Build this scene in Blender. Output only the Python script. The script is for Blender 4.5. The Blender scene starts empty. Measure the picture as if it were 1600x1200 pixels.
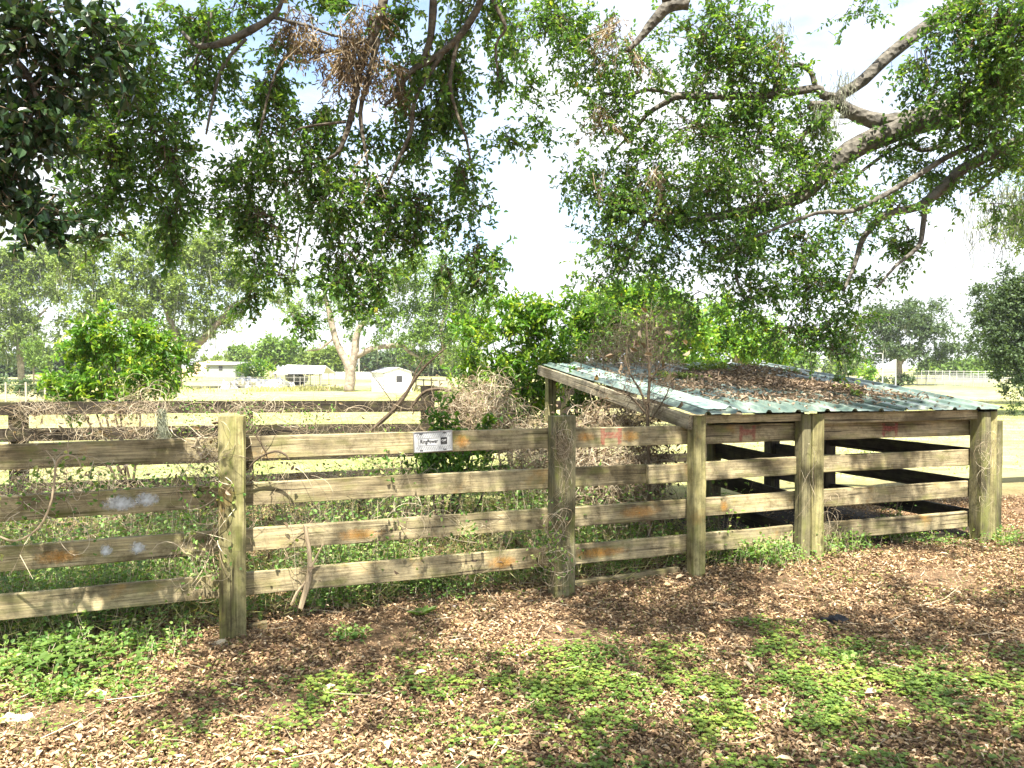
import bpy, math, random
import numpy as np
from mathutils import Vector, Matrix
R = math.radians
scene = bpy.context.scene
rng = np.random.default_rng(7)
random.seed(7)

# ------------------------------------------------------------------ camera
CAMZ = 1.6
PITCH = math.atan(25/1200)
cam = bpy.data.cameras.new('camera'); cam_o = bpy.data.objects.new('camera', cam)
scene.collection.objects.link(cam_o); scene.camera = cam_o
cam.sensor_width = 36; cam.lens = 27; cam.clip_start = .05; cam.clip_end = 3000
cam_o.location = (0, 0, CAMZ); cam_o.rotation_euler = (R(90)-PITCH, 0, 0)

# ------------------------------------------------------------------ sun, sky, exposure
SUN = np.array([0.02, -0.46, 0.88]); SUN /= np.linalg.norm(SUN)
elev = math.asin(SUN[2]); azim = math.atan2(SUN[0], SUN[1])
sl = bpy.data.lights.new('sun', 'SUN'); sl.energy = 5.0; sl.angle = R(.5); sl.color = (1, .935, .81)
so = bpy.data.objects.new('sun', sl); scene.collection.objects.link(so)
so.rotation_euler = Vector(SUN).to_track_quat('Z', 'Y').to_euler(); so.location = (0, -20, 40)
scene.view_settings.view_transform = 'Standard'; scene.view_settings.look = 'None'
scene.view_settings.gamma = 1; scene.view_settings.exposure = 1.95
w = bpy.data.worlds.new('World'); scene.world = w; w.use_nodes = True
nt = w.node_tree; N = nt.nodes; L = nt.links
for n in list(N): N.remove(n)
wo = N.new('ShaderNodeOutputWorld'); bg = N.new('ShaderNodeBackground'); bg.inputs[1].default_value = .1
sky = N.new('ShaderNodeTexSky'); sky.sky_type = 'NISHITA'; sky.sun_disc = False
sky.sun_elevation = elev; sky.sun_rotation = azim; sky.dust_density = 1.5
tc = N.new('ShaderNodeTexCoord'); mp = N.new('ShaderNodeMapping'); mp.inputs['Scale'].default_value = (1, 1, 2.2)
mp.inputs['Location'].default_value = (.35, .2, .1)
no = N.new('ShaderNodeTexNoise'); no.inputs['Scale'].default_value = 2.6; no.inputs['Detail'].default_value = 7; no.inputs['Roughness'].default_value = .55
rp = N.new('ShaderNodeValToRGB'); rp.color_ramp.elements[0].position = .35; rp.color_ramp.elements[1].position = .56
mx = N.new('ShaderNodeMix'); mx.data_type = 'RGBA'; mx.inputs[7].default_value = (4.0, 4.15, 4.35, 1)
sm = N.new('ShaderNodeMix'); sm.data_type = 'RGBA'; sm.blend_type = 'MULTIPLY'; sm.inputs[0].default_value = 1; sm.inputs[7].default_value = (1.0, 1.0, 1.0, 1)
L.new(tc.outputs['Generated'], mp.inputs[0]); L.new(mp.outputs[0], no.inputs[0]); L.new(no.outputs[0], rp.inputs[0])
L.new(sky.outputs[0], sm.inputs[6]); L.new(sm.outputs[2], mx.inputs[6]); L.new(rp.outputs[0], mx.inputs[0])
L.new(mx.outputs[2], bg.inputs[0]); L.new(bg.outputs[0], wo.inputs[0])

# ------------------------------------------------------------------ geometry helpers
F = np.array([0, math.cos(PITCH), -math.sin(PITCH)]); U = np.array([0, math.sin(PITCH), math.cos(PITCH)])
def ray(px, py):
    return F + (px-800)/1200*np.array([1., 0, 0]) - (py-600)/1200*U
def at(px, py, Y):
    d = ray(px, py); return np.array([0, 0, CAMZ]) + d*(Y/d[1])

CP = [(-1.67,4.57,0.0),(.35,5.3,.02),(1.37,5.69,.06),(2.35,6.05,.12),(3.3,6.4,.1),(4.2,6.75,.085),(0,1,0),(-4,3,0),(4,3,.02),(-6,4,0),(0,9,0),(-5,9,0),
      (3,10,.02),(6,8,.06),(7,5,.04),(3,8,.02),(1.4,7.5,.02),(0,3,0),(2,4,.02)]
def hsh(x, y):
    return (np.sin(x*1.7+y*.6)*np.cos(y*1.3-x*.4)+.5*np.sin(x*3.9+1.3)*np.cos(y*4.3+.7))
def gz(x, y):
    x = np.asarray(x, float); y = np.asarray(y, float)
    wsum = np.full(np.broadcast(x, y).shape, .02); zs = np.zeros(wsum.shape)
    for cx, cy, cz in CP:
        wgt = np.exp(-((x-cx)**2+(y-cy)**2)/(2*.8**2)); wsum = wsum+wgt; zs = zs+wgt*cz
    z = zs/wsum
    z = z+.012*hsh(x, y)*np.exp(-(y/14)**2)
    z = z+np.interp(y, [0, 12, 60, 80, 110, 200, 400], [0, 0, -.25, -.1, .35, .8, 1.2])
    return z
def g(px, py):
    Y = 1920/max(py-575, 5)
    for _ in range(6):
        p = at(px, py, Y); zz = float(gz(p[0], p[1])); Y = (CAMZ-zz)*1200/max(py-575, 5)
    return at(px, py, Y)

def link(o, parent=None):
    scene.collection.objects.link(o)
    if parent is not None: o.parent = parent
    return o
def tag(o, label=None, cat=None, group=None, kind=None):
    if label: o['label'] = label
    if cat: o['category'] = cat
    if group: o['group'] = group
    if kind: o['kind'] = kind
    return o
def empty(name, loc, label, cat, group=None, rz=0):
    o = bpy.data.objects.new(name, None); o.empty_display_size = .2
    o.location = [float(v) for v in loc]; o.rotation_euler = (0, 0, rz)
    link(o); return tag(o, label, cat, group)

class MB:
    def __init__(s): s.v = []; s.q = []; s.t = []; s.n = 0; s.r = []; s.ng = []
    def add(s, v, quads=None, tris=None, rnd=None, ngons=None):
        v = np.asarray(v, float).reshape(-1, 3)
        if quads is not None and len(quads): s.q.append(np.asarray(quads, int)+s.n)
        if tris is not None and len(tris): s.t.append(np.asarray(tris, int)+s.n)
        if ngons is not None:
            for f in ngons: s.ng.append([i+s.n for i in f])
        s.v.append(v); s.r.append(np.zeros(len(v)) if rnd is None else np.broadcast_to(rnd, (len(v),)))
        s.n += len(v); return s
    def build(s, name, mat, parent=None, origin=None, smooth=False, local=False):
        """vertices are world coordinates unless local=True; the object origin goes to `origin`"""
        v = np.concatenate(s.v) if s.v else np.zeros((0, 3))
        o0 = np.zeros(3)
        if parent is not None and not local: o0 = np.array(parent_world(parent))
        off = np.zeros(3)
        if origin is not None: off = np.array(origin, float)-o0
        vv = v if local else v-o0-off
        me = bpy.data.meshes.new(name)
        me.vertices.add(len(vv)); me.vertices.foreach_set('co', vv.astype(np.float32).ravel())
        loops = []; starts = []; cur = 0
        if s.q:
            q = np.concatenate(s.q); loops.append(q.ravel()); starts.append(cur+4*np.arange(len(q))); cur += 4*len(q)
        if s.t:
            t = np.concatenate(s.t); loops.append(t.ravel()); starts.append(cur+3*np.arange(len(t))); cur += 3*len(t)
        for f in s.ng:
            loops.append(np.array(f)); starts.append(np.array([cur])); cur += len(f)
        lo = np.concatenate(loops); st = np.concatenate(starts)
        me.loops.add(len(lo)); me.loops.foreach_set('vertex_index', lo.astype(np.int32))
        me.polygons.add(len(st)); me.polygons.foreach_set('loop_start', st.astype(np.int32))
        me.polygons.foreach_set('use_smooth', np.full(len(st), bool(smooth)))
        me.update(calc_edges=True)
        a = me.attributes.new('rnd', 'FLOAT', 'POINT'); a.data.foreach_set('value', np.concatenate(s.r).astype(np.float32))
        me.materials.append(mat)
        o = bpy.data.objects.new(name, me); link(o, parent); o.location = off
        return o
def parent_world(p):
    l = np.zeros(3)
    while p is not None: l = l+np.array(p.location); p = p.parent
    return l

def norm(v): return v/(np.linalg.norm(v, axis=-1, keepdims=True)+1e-9)
def rdir(n, r=None):
    v = (r or rng).normal(size=(n, 3)); return norm(v)

def prisms(mb, A, B, ra, rb, rnd=None, sides=3):
    """thin tapered sticks, one for each row of A,B"""
    A = np.asarray(A, float); B = np.asarray(B, float); n = len(A)
    if n == 0: return
    ra = np.broadcast_to(ra, (n,)); rb = np.broadcast_to(rb, (n,))
    d = norm(B-A); h = np.where(np.abs(d[:, 2:3]) > .9, np.array([[1., 0, 0]]), np.array([[0, 0, 1.]]))
    s = norm(np.cross(d, h)); t = np.cross(d, s)
    vs = []
    for k in range(sides):
        a = 2*math.pi*k/sides; o = math.cos(a)*s+math.sin(a)*t
        vs.append(A+o*ra[:, None]); vs.append(B+o*rb[:, None])
    V = np.stack(vs, 1); base = (np.arange(n)*2*sides)[:, None]
    q = []
    for k in range(sides):
        j = (k+1) % sides; q.append(np.array([[2*k, 2*j, 2*j+1, 2*k+1]])+base)
    rr = np.repeat(rng.random(n) if rnd is None else rnd, 2*sides)
    mb.add(V.reshape(-1, 3), quads=np.concatenate(q), rnd=rr)

def tube(mb, pts, rad, sides=8, rough=0., rnd=0.5, cap=True, sub=3):
    """one smooth limb along pts"""
    pts = np.asarray(pts, float); rad = np.asarray(rad, float)
    if sub > 1 and len(pts) > 2:
        P = np.vstack([2*pts[0]-pts[1], pts, 2*pts[-1]-pts[-2]]); out = []; ro = []
        for i in range(len(pts)-1):
            for u in np.arange(sub)/sub:
                p0, p1, p2, p3 = P[i], P[i+1], P[i+2], P[i+3]
                out.append(.5*((2*p1)+(-p0+p2)*u+(2*p0-5*p1+4*p2-p3)*u*u+(-p0+3*p1-3*p2+p3)*u**3)); ro.append(rad[i]*(1-u)+rad[i+1]*u)
        out.append(pts[-1]); ro.append(rad[-1]); pts = np.array(out); rad = np.array(ro)
    k = len(pts); d = norm(np.gradient(pts, axis=0))
    s = np.cross(d[0], [0, 0, 1.]);
    if np.linalg.norm(s) < .1: s = np.cross(d[0], [1., 0, 0])
    s = s/np.linalg.norm(s); V = []
    for i in range(k):
        s = s-d[i]*np.dot(s, d[i]); s /= np.linalg.norm(s); t = np.cross(d[i], s)
        a = 2*np.pi*np.arange(sides)/sides
        rr = rad[i]*(1+rough*rng.normal(size=sides))
        V.append(pts[i]+np.cos(a)[:, None]*s*rr[:, None]+np.sin(a)[:, None]*t*rr[:, None])
    V = np.concatenate(V); q = []
    j = np.arange(sides); jn = (j+1) % sides
    for i in range(k-1): q.append(np.stack([i*sides+j, i*sides+jn, (i+1)*sides+jn, (i+1)*sides+j], 1))
    ng = [list(range(sides))[::-1], [(k-1)*sides+x for x in range(sides)]] if cap else None
    mb.add(V, quads=np.concatenate(q), rnd=rnd, ngons=ng)

def leaves(mb, P, D, Nn, Ln, Wd, fold=.25, rnd=None, curl=0.):
    """P base, D direction, Nn approximate normal; six-vertex folded leaf"""
    n = len(P)
    if n == 0: return
    D = norm(D); S = norm(np.cross(D, Nn)); Nr = np.cross(S, D)
    Ln = np.broadcast_to(Ln, (n,))[:, None]; Wd = np.broadcast_to(Wd, (n,))[:, None]
    up = Nr*(Wd*fold)
    cv = Nr*(Ln*curl)
    v0 = P; v3 = P+D*Ln-cv
    v1 = P+D*Ln*.33-S*Wd*.5+up+cv*.3; v2 = P+D*Ln*.72-S*Wd*.42+up; v5 = P+D*Ln*.33+S*Wd*.5+up+cv*.3; v4 = P+D*Ln*.72+S*Wd*.42+up
    V = np.stack([v0, v1, v2, v3, v4, v5], 1); b = (np.arange(n)*6)[:, None]
    q = np.concatenate([np.array([[0, 3, 2, 1]])+b, np.array([[0, 5, 4, 3]])+b])
    mb.add(V.reshape(-1, 3), quads=q, rnd=np.repeat(rng.random(n) if rnd is None else rnd, 6))

def quadsleaf(mb, P, D, Nn, Ln, Wd, rnd=None):
    n = len(P); D = norm(D); S = norm(np.cross(D, Nn)); Ln = np.broadcast_to(Ln, (n,))[:, None]; Wd = np.broadcast_to(Wd, (n,))[:, None]
    V = np.stack([P, P+D*Ln*.5-S*Wd*.5, P+D*Ln, P+D*Ln*.5+S*Wd*.5], 1); b = (np.arange(n)*4)[:, None]
    mb.add(V.reshape(-1, 3), quads=np.array([[0, 1, 2, 3]])+b, rnd=np.repeat(rng.random(n) if rnd is None else rnd, 4))

# ------------------------------------------------------------------ materials
def new_mat(name):
    m = bpy.data.materials.new(name); m.use_nodes = True; nt = m.node_tree
    return m, nt.nodes, nt.links, nt.nodes['Principled BSDF']
def ramp(N, stops, interp='LINEAR'):
    r = N.new('ShaderNodeValToRGB'); cr = r.color_ramp; cr.interpolation = interp
    while len(cr.elements) > 1: cr.elements.remove(cr.elements[-1])
    cr.elements[0].position = stops[0][0]; cr.elements[0].color = (*stops[0][1], 1)
    for p, c in stops[1:]:
        e = cr.elements.new(p); e.color = (*c, 1)
    return r
def leaf_mat(name, stops, transl=.3, rough=.45, tcol=1.6, spec=.5):
    m, N, L, b = new_mat(name)
    at_ = N.new('ShaderNodeAttribute'); at_.attribute_name = 'rnd'; r = ramp(N, stops); L.new(at_.outputs['Fac'], r.inputs[0])
    L.new(r.outputs[0], b.inputs['Base Color']); b.inputs['Roughness'].default_value = rough; b.inputs['Specular IOR Level'].default_value = spec
    if transl > 0:
        t = N.new('ShaderNodeBsdfTranslucent'); mm = N.new('ShaderNodeMix'); mm.data_type = 'RGBA'; mm.blend_type = 'MULTIPLY'; mm.inputs[0].default_value = 1
        mm.inputs[7].default_value = (tcol*1.05, tcol, tcol*.35, 1); L.new(r.outputs[0], mm.inputs[6]); L.new(mm.outputs[2], t.inputs[0])
        ms = N.new('ShaderNodeMixShader'); ms.inputs[0].default_value = transl
        L.new(b.outputs[0], ms.inputs[1]); L.new(t.outputs[0], ms.inputs[2]); L.new(ms.outputs[0], N['Material Output'].inputs[0])
    return m
def plain(name, col, rough=.7, metal=0., var=0., scale=8., bump=0., spec=.5):
    m, N, L, b = new_mat(name); b.inputs['Roughness'].default_value = rough; b.inputs['Metallic'].default_value = metal; b.inputs['Specular IOR Level'].default_value = spec
    if var or bump:
        tc = N.new('ShaderNodeTexCoord'); n = N.new('ShaderNodeTexNoise'); n.inputs['Scale'].default_value = scale; n.inputs['Detail'].default_value = 6
        L.new(tc.outputs['Object'], n.inputs[0])
        r = ramp(N, [(.3, tuple(c*(1-var) for c in col)), (.7, tuple(min(1, c*(1+var)) for c in col))]); L.new(n.outputs[0], r.inputs[0]); L.new(r.outputs[0], b.inputs['Base Color'])
        if bump:
            bp = N.new('ShaderNodeBump'); bp.inputs['Strength'].default_value = bump; bp.inputs['Distance'].default_value = .02
            L.new(n.outputs[0], bp.inputs['Height']); L.new(bp.outputs[0], b.inputs['Normal'])
    else: b.inputs['Base Color'].default_value = (*col, 1)
    return m
def wood_mat(name, light, mid, dark, axis='X', orange=.35, green=.3, contrast=1.):
    m, N, L, b = new_mat(name)
    tc = N.new('ShaderNodeTexCoord'); oi = N.new('ShaderNodeObjectInfo')
    ad = N.new('ShaderNodeVectorMath'); ad.operation = 'ADD'; cm = N.new('ShaderNodeVectorMath'); cm.operation = 'SCALE'; cm.inputs[3].default_value = 37.
    cx = N.new('ShaderNodeCombineXYZ')
    for i in range(3): L.new(oi.outputs['Random'], cx.inputs[i])
    L.new(cx.outputs[0], cm.inputs[0]); L.new(tc.outputs['Object'], ad.inputs[0]); L.new(cm.outputs[0], ad.inputs[1])
    mp = N.new('ShaderNodeMapping'); mp.inputs['Scale'].default_value = {'X': (1.6, 80, 80), 'Z': (80, 80, 1.6)}[axis]; L.new(ad.outputs[0], mp.inputs[0])
    gr = N.new('ShaderNodeTexNoise'); gr.inputs['Scale'].default_value = 1.6; gr.inputs['Detail'].default_value = 10; gr.inputs['Roughness'].default_value = .72; gr.inputs['Distortion'].default_value = .4
    L.new(mp.outputs[0], gr.inputs[0])
    mp2 = N.new('ShaderNodeMapping'); mp2.inputs['Scale'].default_value = {'X': (1.5, 5, 5), 'Z': (5, 5, 1.5)}[axis]; L.new(ad.outputs[0], mp2.inputs[0])
    bl = N.new('ShaderNodeTexNoise'); bl.inputs['Scale'].default_value = 1.3; bl.inputs['Detail'].default_value = 5; L.new(mp2.outputs[0], bl.inputs[0])
    r1 = ramp(N, [(.28, dark), (.48, mid), (.68, light)]); L.new(gr.outputs[0], r1.inputs[0])
    # broad weathering
    r2 = ramp(N, [(.36, (.4, .38, .34)), (.52, (1, 1, 1)), (.75, (1.25, 1.22, 1.1))]); L.new(bl.outputs[0], r2.inputs[0])
    m1 = N.new('ShaderNodeMix'); m1.data_type = 'RGBA'; m1.blend_type = 'MULTIPLY'; m1.inputs[0].default_value = contrast; L.new(r1.outputs[0], m1.inputs[6]); L.new(r2.outputs[0], m1.inputs[7])
    # grime and speckle that do not follow the grain
    n6 = N.new('ShaderNodeTexNoise'); n6.inputs['Scale'].default_value = 9; n6.inputs['Detail'].default_value = 12; n6.inputs['Roughness'].default_value = .8; L.new(ad.outputs[0], n6.inputs[0])
    r6 = ramp(N, [(.38, (.42, .40, .36)), (.5, (.92, .92, .92)), (.62, (1.18, 1.16, 1.08))]); L.new(n6.outputs[0], r6.inputs[0])
    m6 = N.new('ShaderNodeMix'); m6.data_type = 'RGBA'; m6.blend_type = 'MULTIPLY'; m6.inputs[0].default_value = .85; L.new(m1.outputs[2], m6.inputs[6]); L.new(r6.outputs[0], m6.inputs[7]); m1 = m6
    # knots and long splits
    mk = N.new('ShaderNodeMapping'); mk.inputs['Scale'].default_value = {'X': (1.5, 4.2, 4.2), 'Z': (4.2, 4.2, 1.5)}[axis]; L.new(ad.outputs[0], mk.inputs[0])
    vk = N.new('ShaderNodeTexVoronoi'); vk.inputs['Scale'].default_value = 1.3; vk.inputs['Randomness'].default_value = 1; L.new(mk.outputs[0], vk.inputs[0])
    rk = ramp(N, [(.05, (.8, .8, .8)), (.085, (.25, .25, .25)), (.12, (0, 0, 0))]); L.new(vk.outputs['Distance'], rk.inputs[0])
    ms_ = N.new('ShaderNodeMapping'); ms_.inputs['Scale'].default_value = {'X': (.9, 40, 40), 'Z': (40, 40, .9)}[axis]; L.new(ad.outputs[0], ms_.inputs[0])
    ns = N.new('ShaderNodeTexNoise'); ns.inputs['Scale'].default_value = 1.1; ns.inputs['Detail'].default_value = 2; L.new(ms_.outputs[0], ns.inputs[0])
    rs = ramp(N, [(.645, (0, 0, 0)), (.66, (.8, .8, .8))]); L.new(ns.outputs[0], rs.inputs[0])
    mxk = N.new('ShaderNodeMath'); mxk.operation = 'MAXIMUM'; L.new(rk.outputs[0], mxk.inputs[0]); L.new(rs.outputs[0], mxk.inputs[1])
    m7 = N.new('ShaderNodeMix'); m7.data_type = 'RGBA'; m7.inputs[7].default_value = (dark[0]*.45, dark[1]*.42, dark[2]*.4, 1); L.new(mxk.outputs[0], m7.inputs[0]); L.new(m1.outputs[2], m7.inputs[6]); m1 = m7
    # green algae
    n3 = N.new('ShaderNodeTexNoise'); n3.inputs['Scale'].default_value = 3.1; n3.inputs['Detail'].default_value = 4; L.new(mp2.outputs[0], n3.inputs[0])
    r3 = ramp(N, [(.5, (0, 0, 0)), (.68, (green, green, green))]); L.new(n3.outputs[0], r3.inputs[0])
    m2 = N.new('ShaderNodeMix'); m2.data_type = 'RGBA'; m2.inputs[7].default_value = (.17, .18, .05, 1); L.new(r3.outputs[0], m2.inputs[0]); L.new(m1.outputs[2], m2.inputs[6])
    # orange lichen stain
    n4 = N.new('ShaderNodeTexNoise'); n4.inputs['Scale'].default_value = .9; n4.inputs['Detail'].default_value = 5; n4.inputs['Roughness'].default_value = .7
    L.new(ad.outputs[0], n4.inputs[0]); n4.inputs['Scale'].default_value = 3.2
    r4 = ramp(N, [(.6, (0, 0, 0)), (.74, (orange, orange, orange))]); L.new(n4.outputs[0], r4.inputs[0])
    m3 = N.new('ShaderNodeMix'); m3.data_type = 'RGBA'; m3.inputs[7].default_value = (.45, .24, .05, 1); L.new(r4.outputs[0], m3.inputs[0]); L.new(m2.outputs[2], m3.inputs[6])
    L.new(m3.outputs[2], b.inputs['Base Color']); b.inputs['Roughness'].default_value = .85; b.inputs['Specular IOR Level'].default_value = .25
    bp = N.new('ShaderNodeBump'); bp.inputs['Strength'].default_value = .55; bp.inputs['Distance'].default_value = .006
    L.new(gr.outputs[0], bp.inputs['Height']); L.new(bp.outputs[0], b.inputs['Normal'])
    return m
def bark_mat(name, dark, light, scale=14):
    m, N, L, b = new_mat(name)
    tc = N.new('ShaderNodeTexCoord'); n = N.new('ShaderNodeTexNoise'); n.inputs['Scale'].default_value = scale; n.inputs['Detail'].default_value = 8; n.inputs['Roughness'].default_value = .7
    L.new(tc.outputs['Object'], n.inputs[0]); r = ramp(N, [(.35, dark), (.62, light)]); L.new(n.outputs[0], r.inputs[0]); L.new(r.outputs[0], b.inputs['Base Color'])
    v = N.new('ShaderNodeTexVoronoi'); v.inputs['Scale'].default_value = scale*1.6; L.new(tc.outputs['Object'], v.inputs[0])
    bp = N.new('ShaderNodeBump'); bp.inputs['Strength'].default_value = .8; bp.inputs['Distance'].default_value = .03; L.new(v.outputs[0], bp.inputs['Height']); L.new(bp.outputs[0], b.inputs['Normal'])
    b.inputs['Roughness'].default_value = .9; b.inputs['Specular IOR Level'].default_value = .2
    return m

M = {}
M['rail'] = wood_mat('weathered_rail', (.50, .43, .27), (.29, .245, .15), (.085, .07, .045), 'X', .4, .45)
M['post'] = wood_mat('weathered_post', (.40, .36, .19), (.25, .23, .11), (.10, .09, .045), 'Z', .3, .7)
M['post_grey'] = wood_mat('grey_green_post', (.24, .22, .13), (.14, .13, .075), (.055, .05, .032), 'Z', .15, .7)
M['rail_dark'] = wood_mat('dark_rail', (.075, .06, .042), (.04, .032, .024), (.016, .013, .01), 'X', .1, .2)  # algae and shade are both put into this dark board colour
M['post_dark'] = wood_mat('dark_post', (.07, .055, .04), (.04, .032, .024), (.016, .013, .01), 'Z', .1, .2)  # posts to match, darkened by algae and shade in the colour
M['rafter'] = wood_mat('pale_rafter', (.44, .40, .31), (.27, .235, .17), (.07, .058, .04), 'X', .1, .15)
M['oak_leaf'] = leaf_mat('live_oak_leaf', [(0, (.034, .082, .022)), (.45, (.066, .145, .034)), (.8, (.125, .225, .045)), (.985, (.23, .30, .06)), (1, (.26, .2, .06))], .45, .3, 2.0)
M['oak_leaf_dark'] = leaf_mat('dark_oak_leaf', [(0, (.012, .032, .014)), (.6, (.028, .062, .024)), (1, (.06, .10, .03))], .25, .3)
M['far_leaf'] = leaf_mat('far_oak_leaf', [(0, (.075, .125, .03)), (.5, (.15, .225, .05)), (1, (.27, .36, .085))], .3, .6)
M['far_leaf_light'] = leaf_mat('far_light_leaf', [(0, (.07, .13, .028)), (.5, (.13, .225, .045)), (1, (.23, .34, .075))], .35, .6)
M['far_leaf_dark'] = leaf_mat('far_dark_leaf', [(0, (.035, .065, .03)), (.5, (.06, .105, .042)), (1, (.10, .155, .055))], .3, .6)
M['bush_leaf'] = leaf_mat('privet_leaf', [(0, (.035, .09, .016)), (.5, (.075, .17, .025)), (.85, (.14, .27, .03)), (1, (.28, .36, .05))], .4, .35)
M['bush_bright'] = leaf_mat('bright_bush_leaf', [(0, (.045, .12, .018)), (.45, (.10, .23, .03)), (.8, (.24, .36, .04)), (1, (.42, .45, .06))], .42, .4)
M['weed_leaf'] = leaf_mat('weed_leaf', [(0, (.06, .14, .03)), (.5, (.13, .25, .05)), (.85, (.26, .36, .09)), (1, (.46, .45, .2))], .35, .55)
M['clover'] = leaf_mat('clover_leaf', [(0, (.05, .10, .02)), (.45, (.12, .20, .035)), (.8, (.25, .32, .06)), (1, (.44, .45, .12))], .3, .5)
M['dead_leaf'] = leaf_mat('dead_leaf', [(0, (.05, .03, .018)), (.22, (.15, .09, .052)), (.5, (.32, .21, .125)), (.83, (.50, .35, .20)), (.97, (.60, .48, .33)), (1, (.70, .60, .45))], .12, .65, 1.2, .3)
M['roof_leaf'] = leaf_mat('roof_dead_leaf', [(0, (.08, .06, .042)), (.5, (.23, .165, .115)), (1, (.46, .36, .27))], .1, .7, 1.2, .3)
M['dry_leaf'] = leaf_mat('dry_hanging_leaf', [(0, (.085, .06, .04)), (.6, (.18, .125, .08)), (1, (.30, .22, .14))], .25, .6, 1.3)
M['twig'] = leaf_mat('dry_twig', [(0, (.16, .115, .07)), (.5, (.34, .27, .18)), (1, (.55, .48, .36))], 0, .85, 1, .2)
M['twig_dark'] = leaf_mat('dark_twig', [(0, (.05, .038, .026)), (1, (.14, .105, .07))], 0, .85, 1, .2)
M['moss'] = leaf_mat('hanging_moss', [(0, (.20, .22, .16)), (1, (.38, .40, .30))], .3, .9, 1)
M['grass'] = leaf_mat('dry_grass', [(0, (.22, .24, .08)), (.5, (.42, .40, .18)), (1, (.60, .54, .30))], .3, .7, 1.2, .2)
M['bark'] = bark_mat('oak_bark', (.045, .042, .036), (.165, .152, .13), 12)
M['bark_dark'] = bark_mat('dark_oak_bark', (.035, .03, .022), (.13, .11, .085), 14)
M['bark_far'] = bark_mat('far_bark', (.14, .11, .085), (.34, .29, .23), 3)

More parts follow.
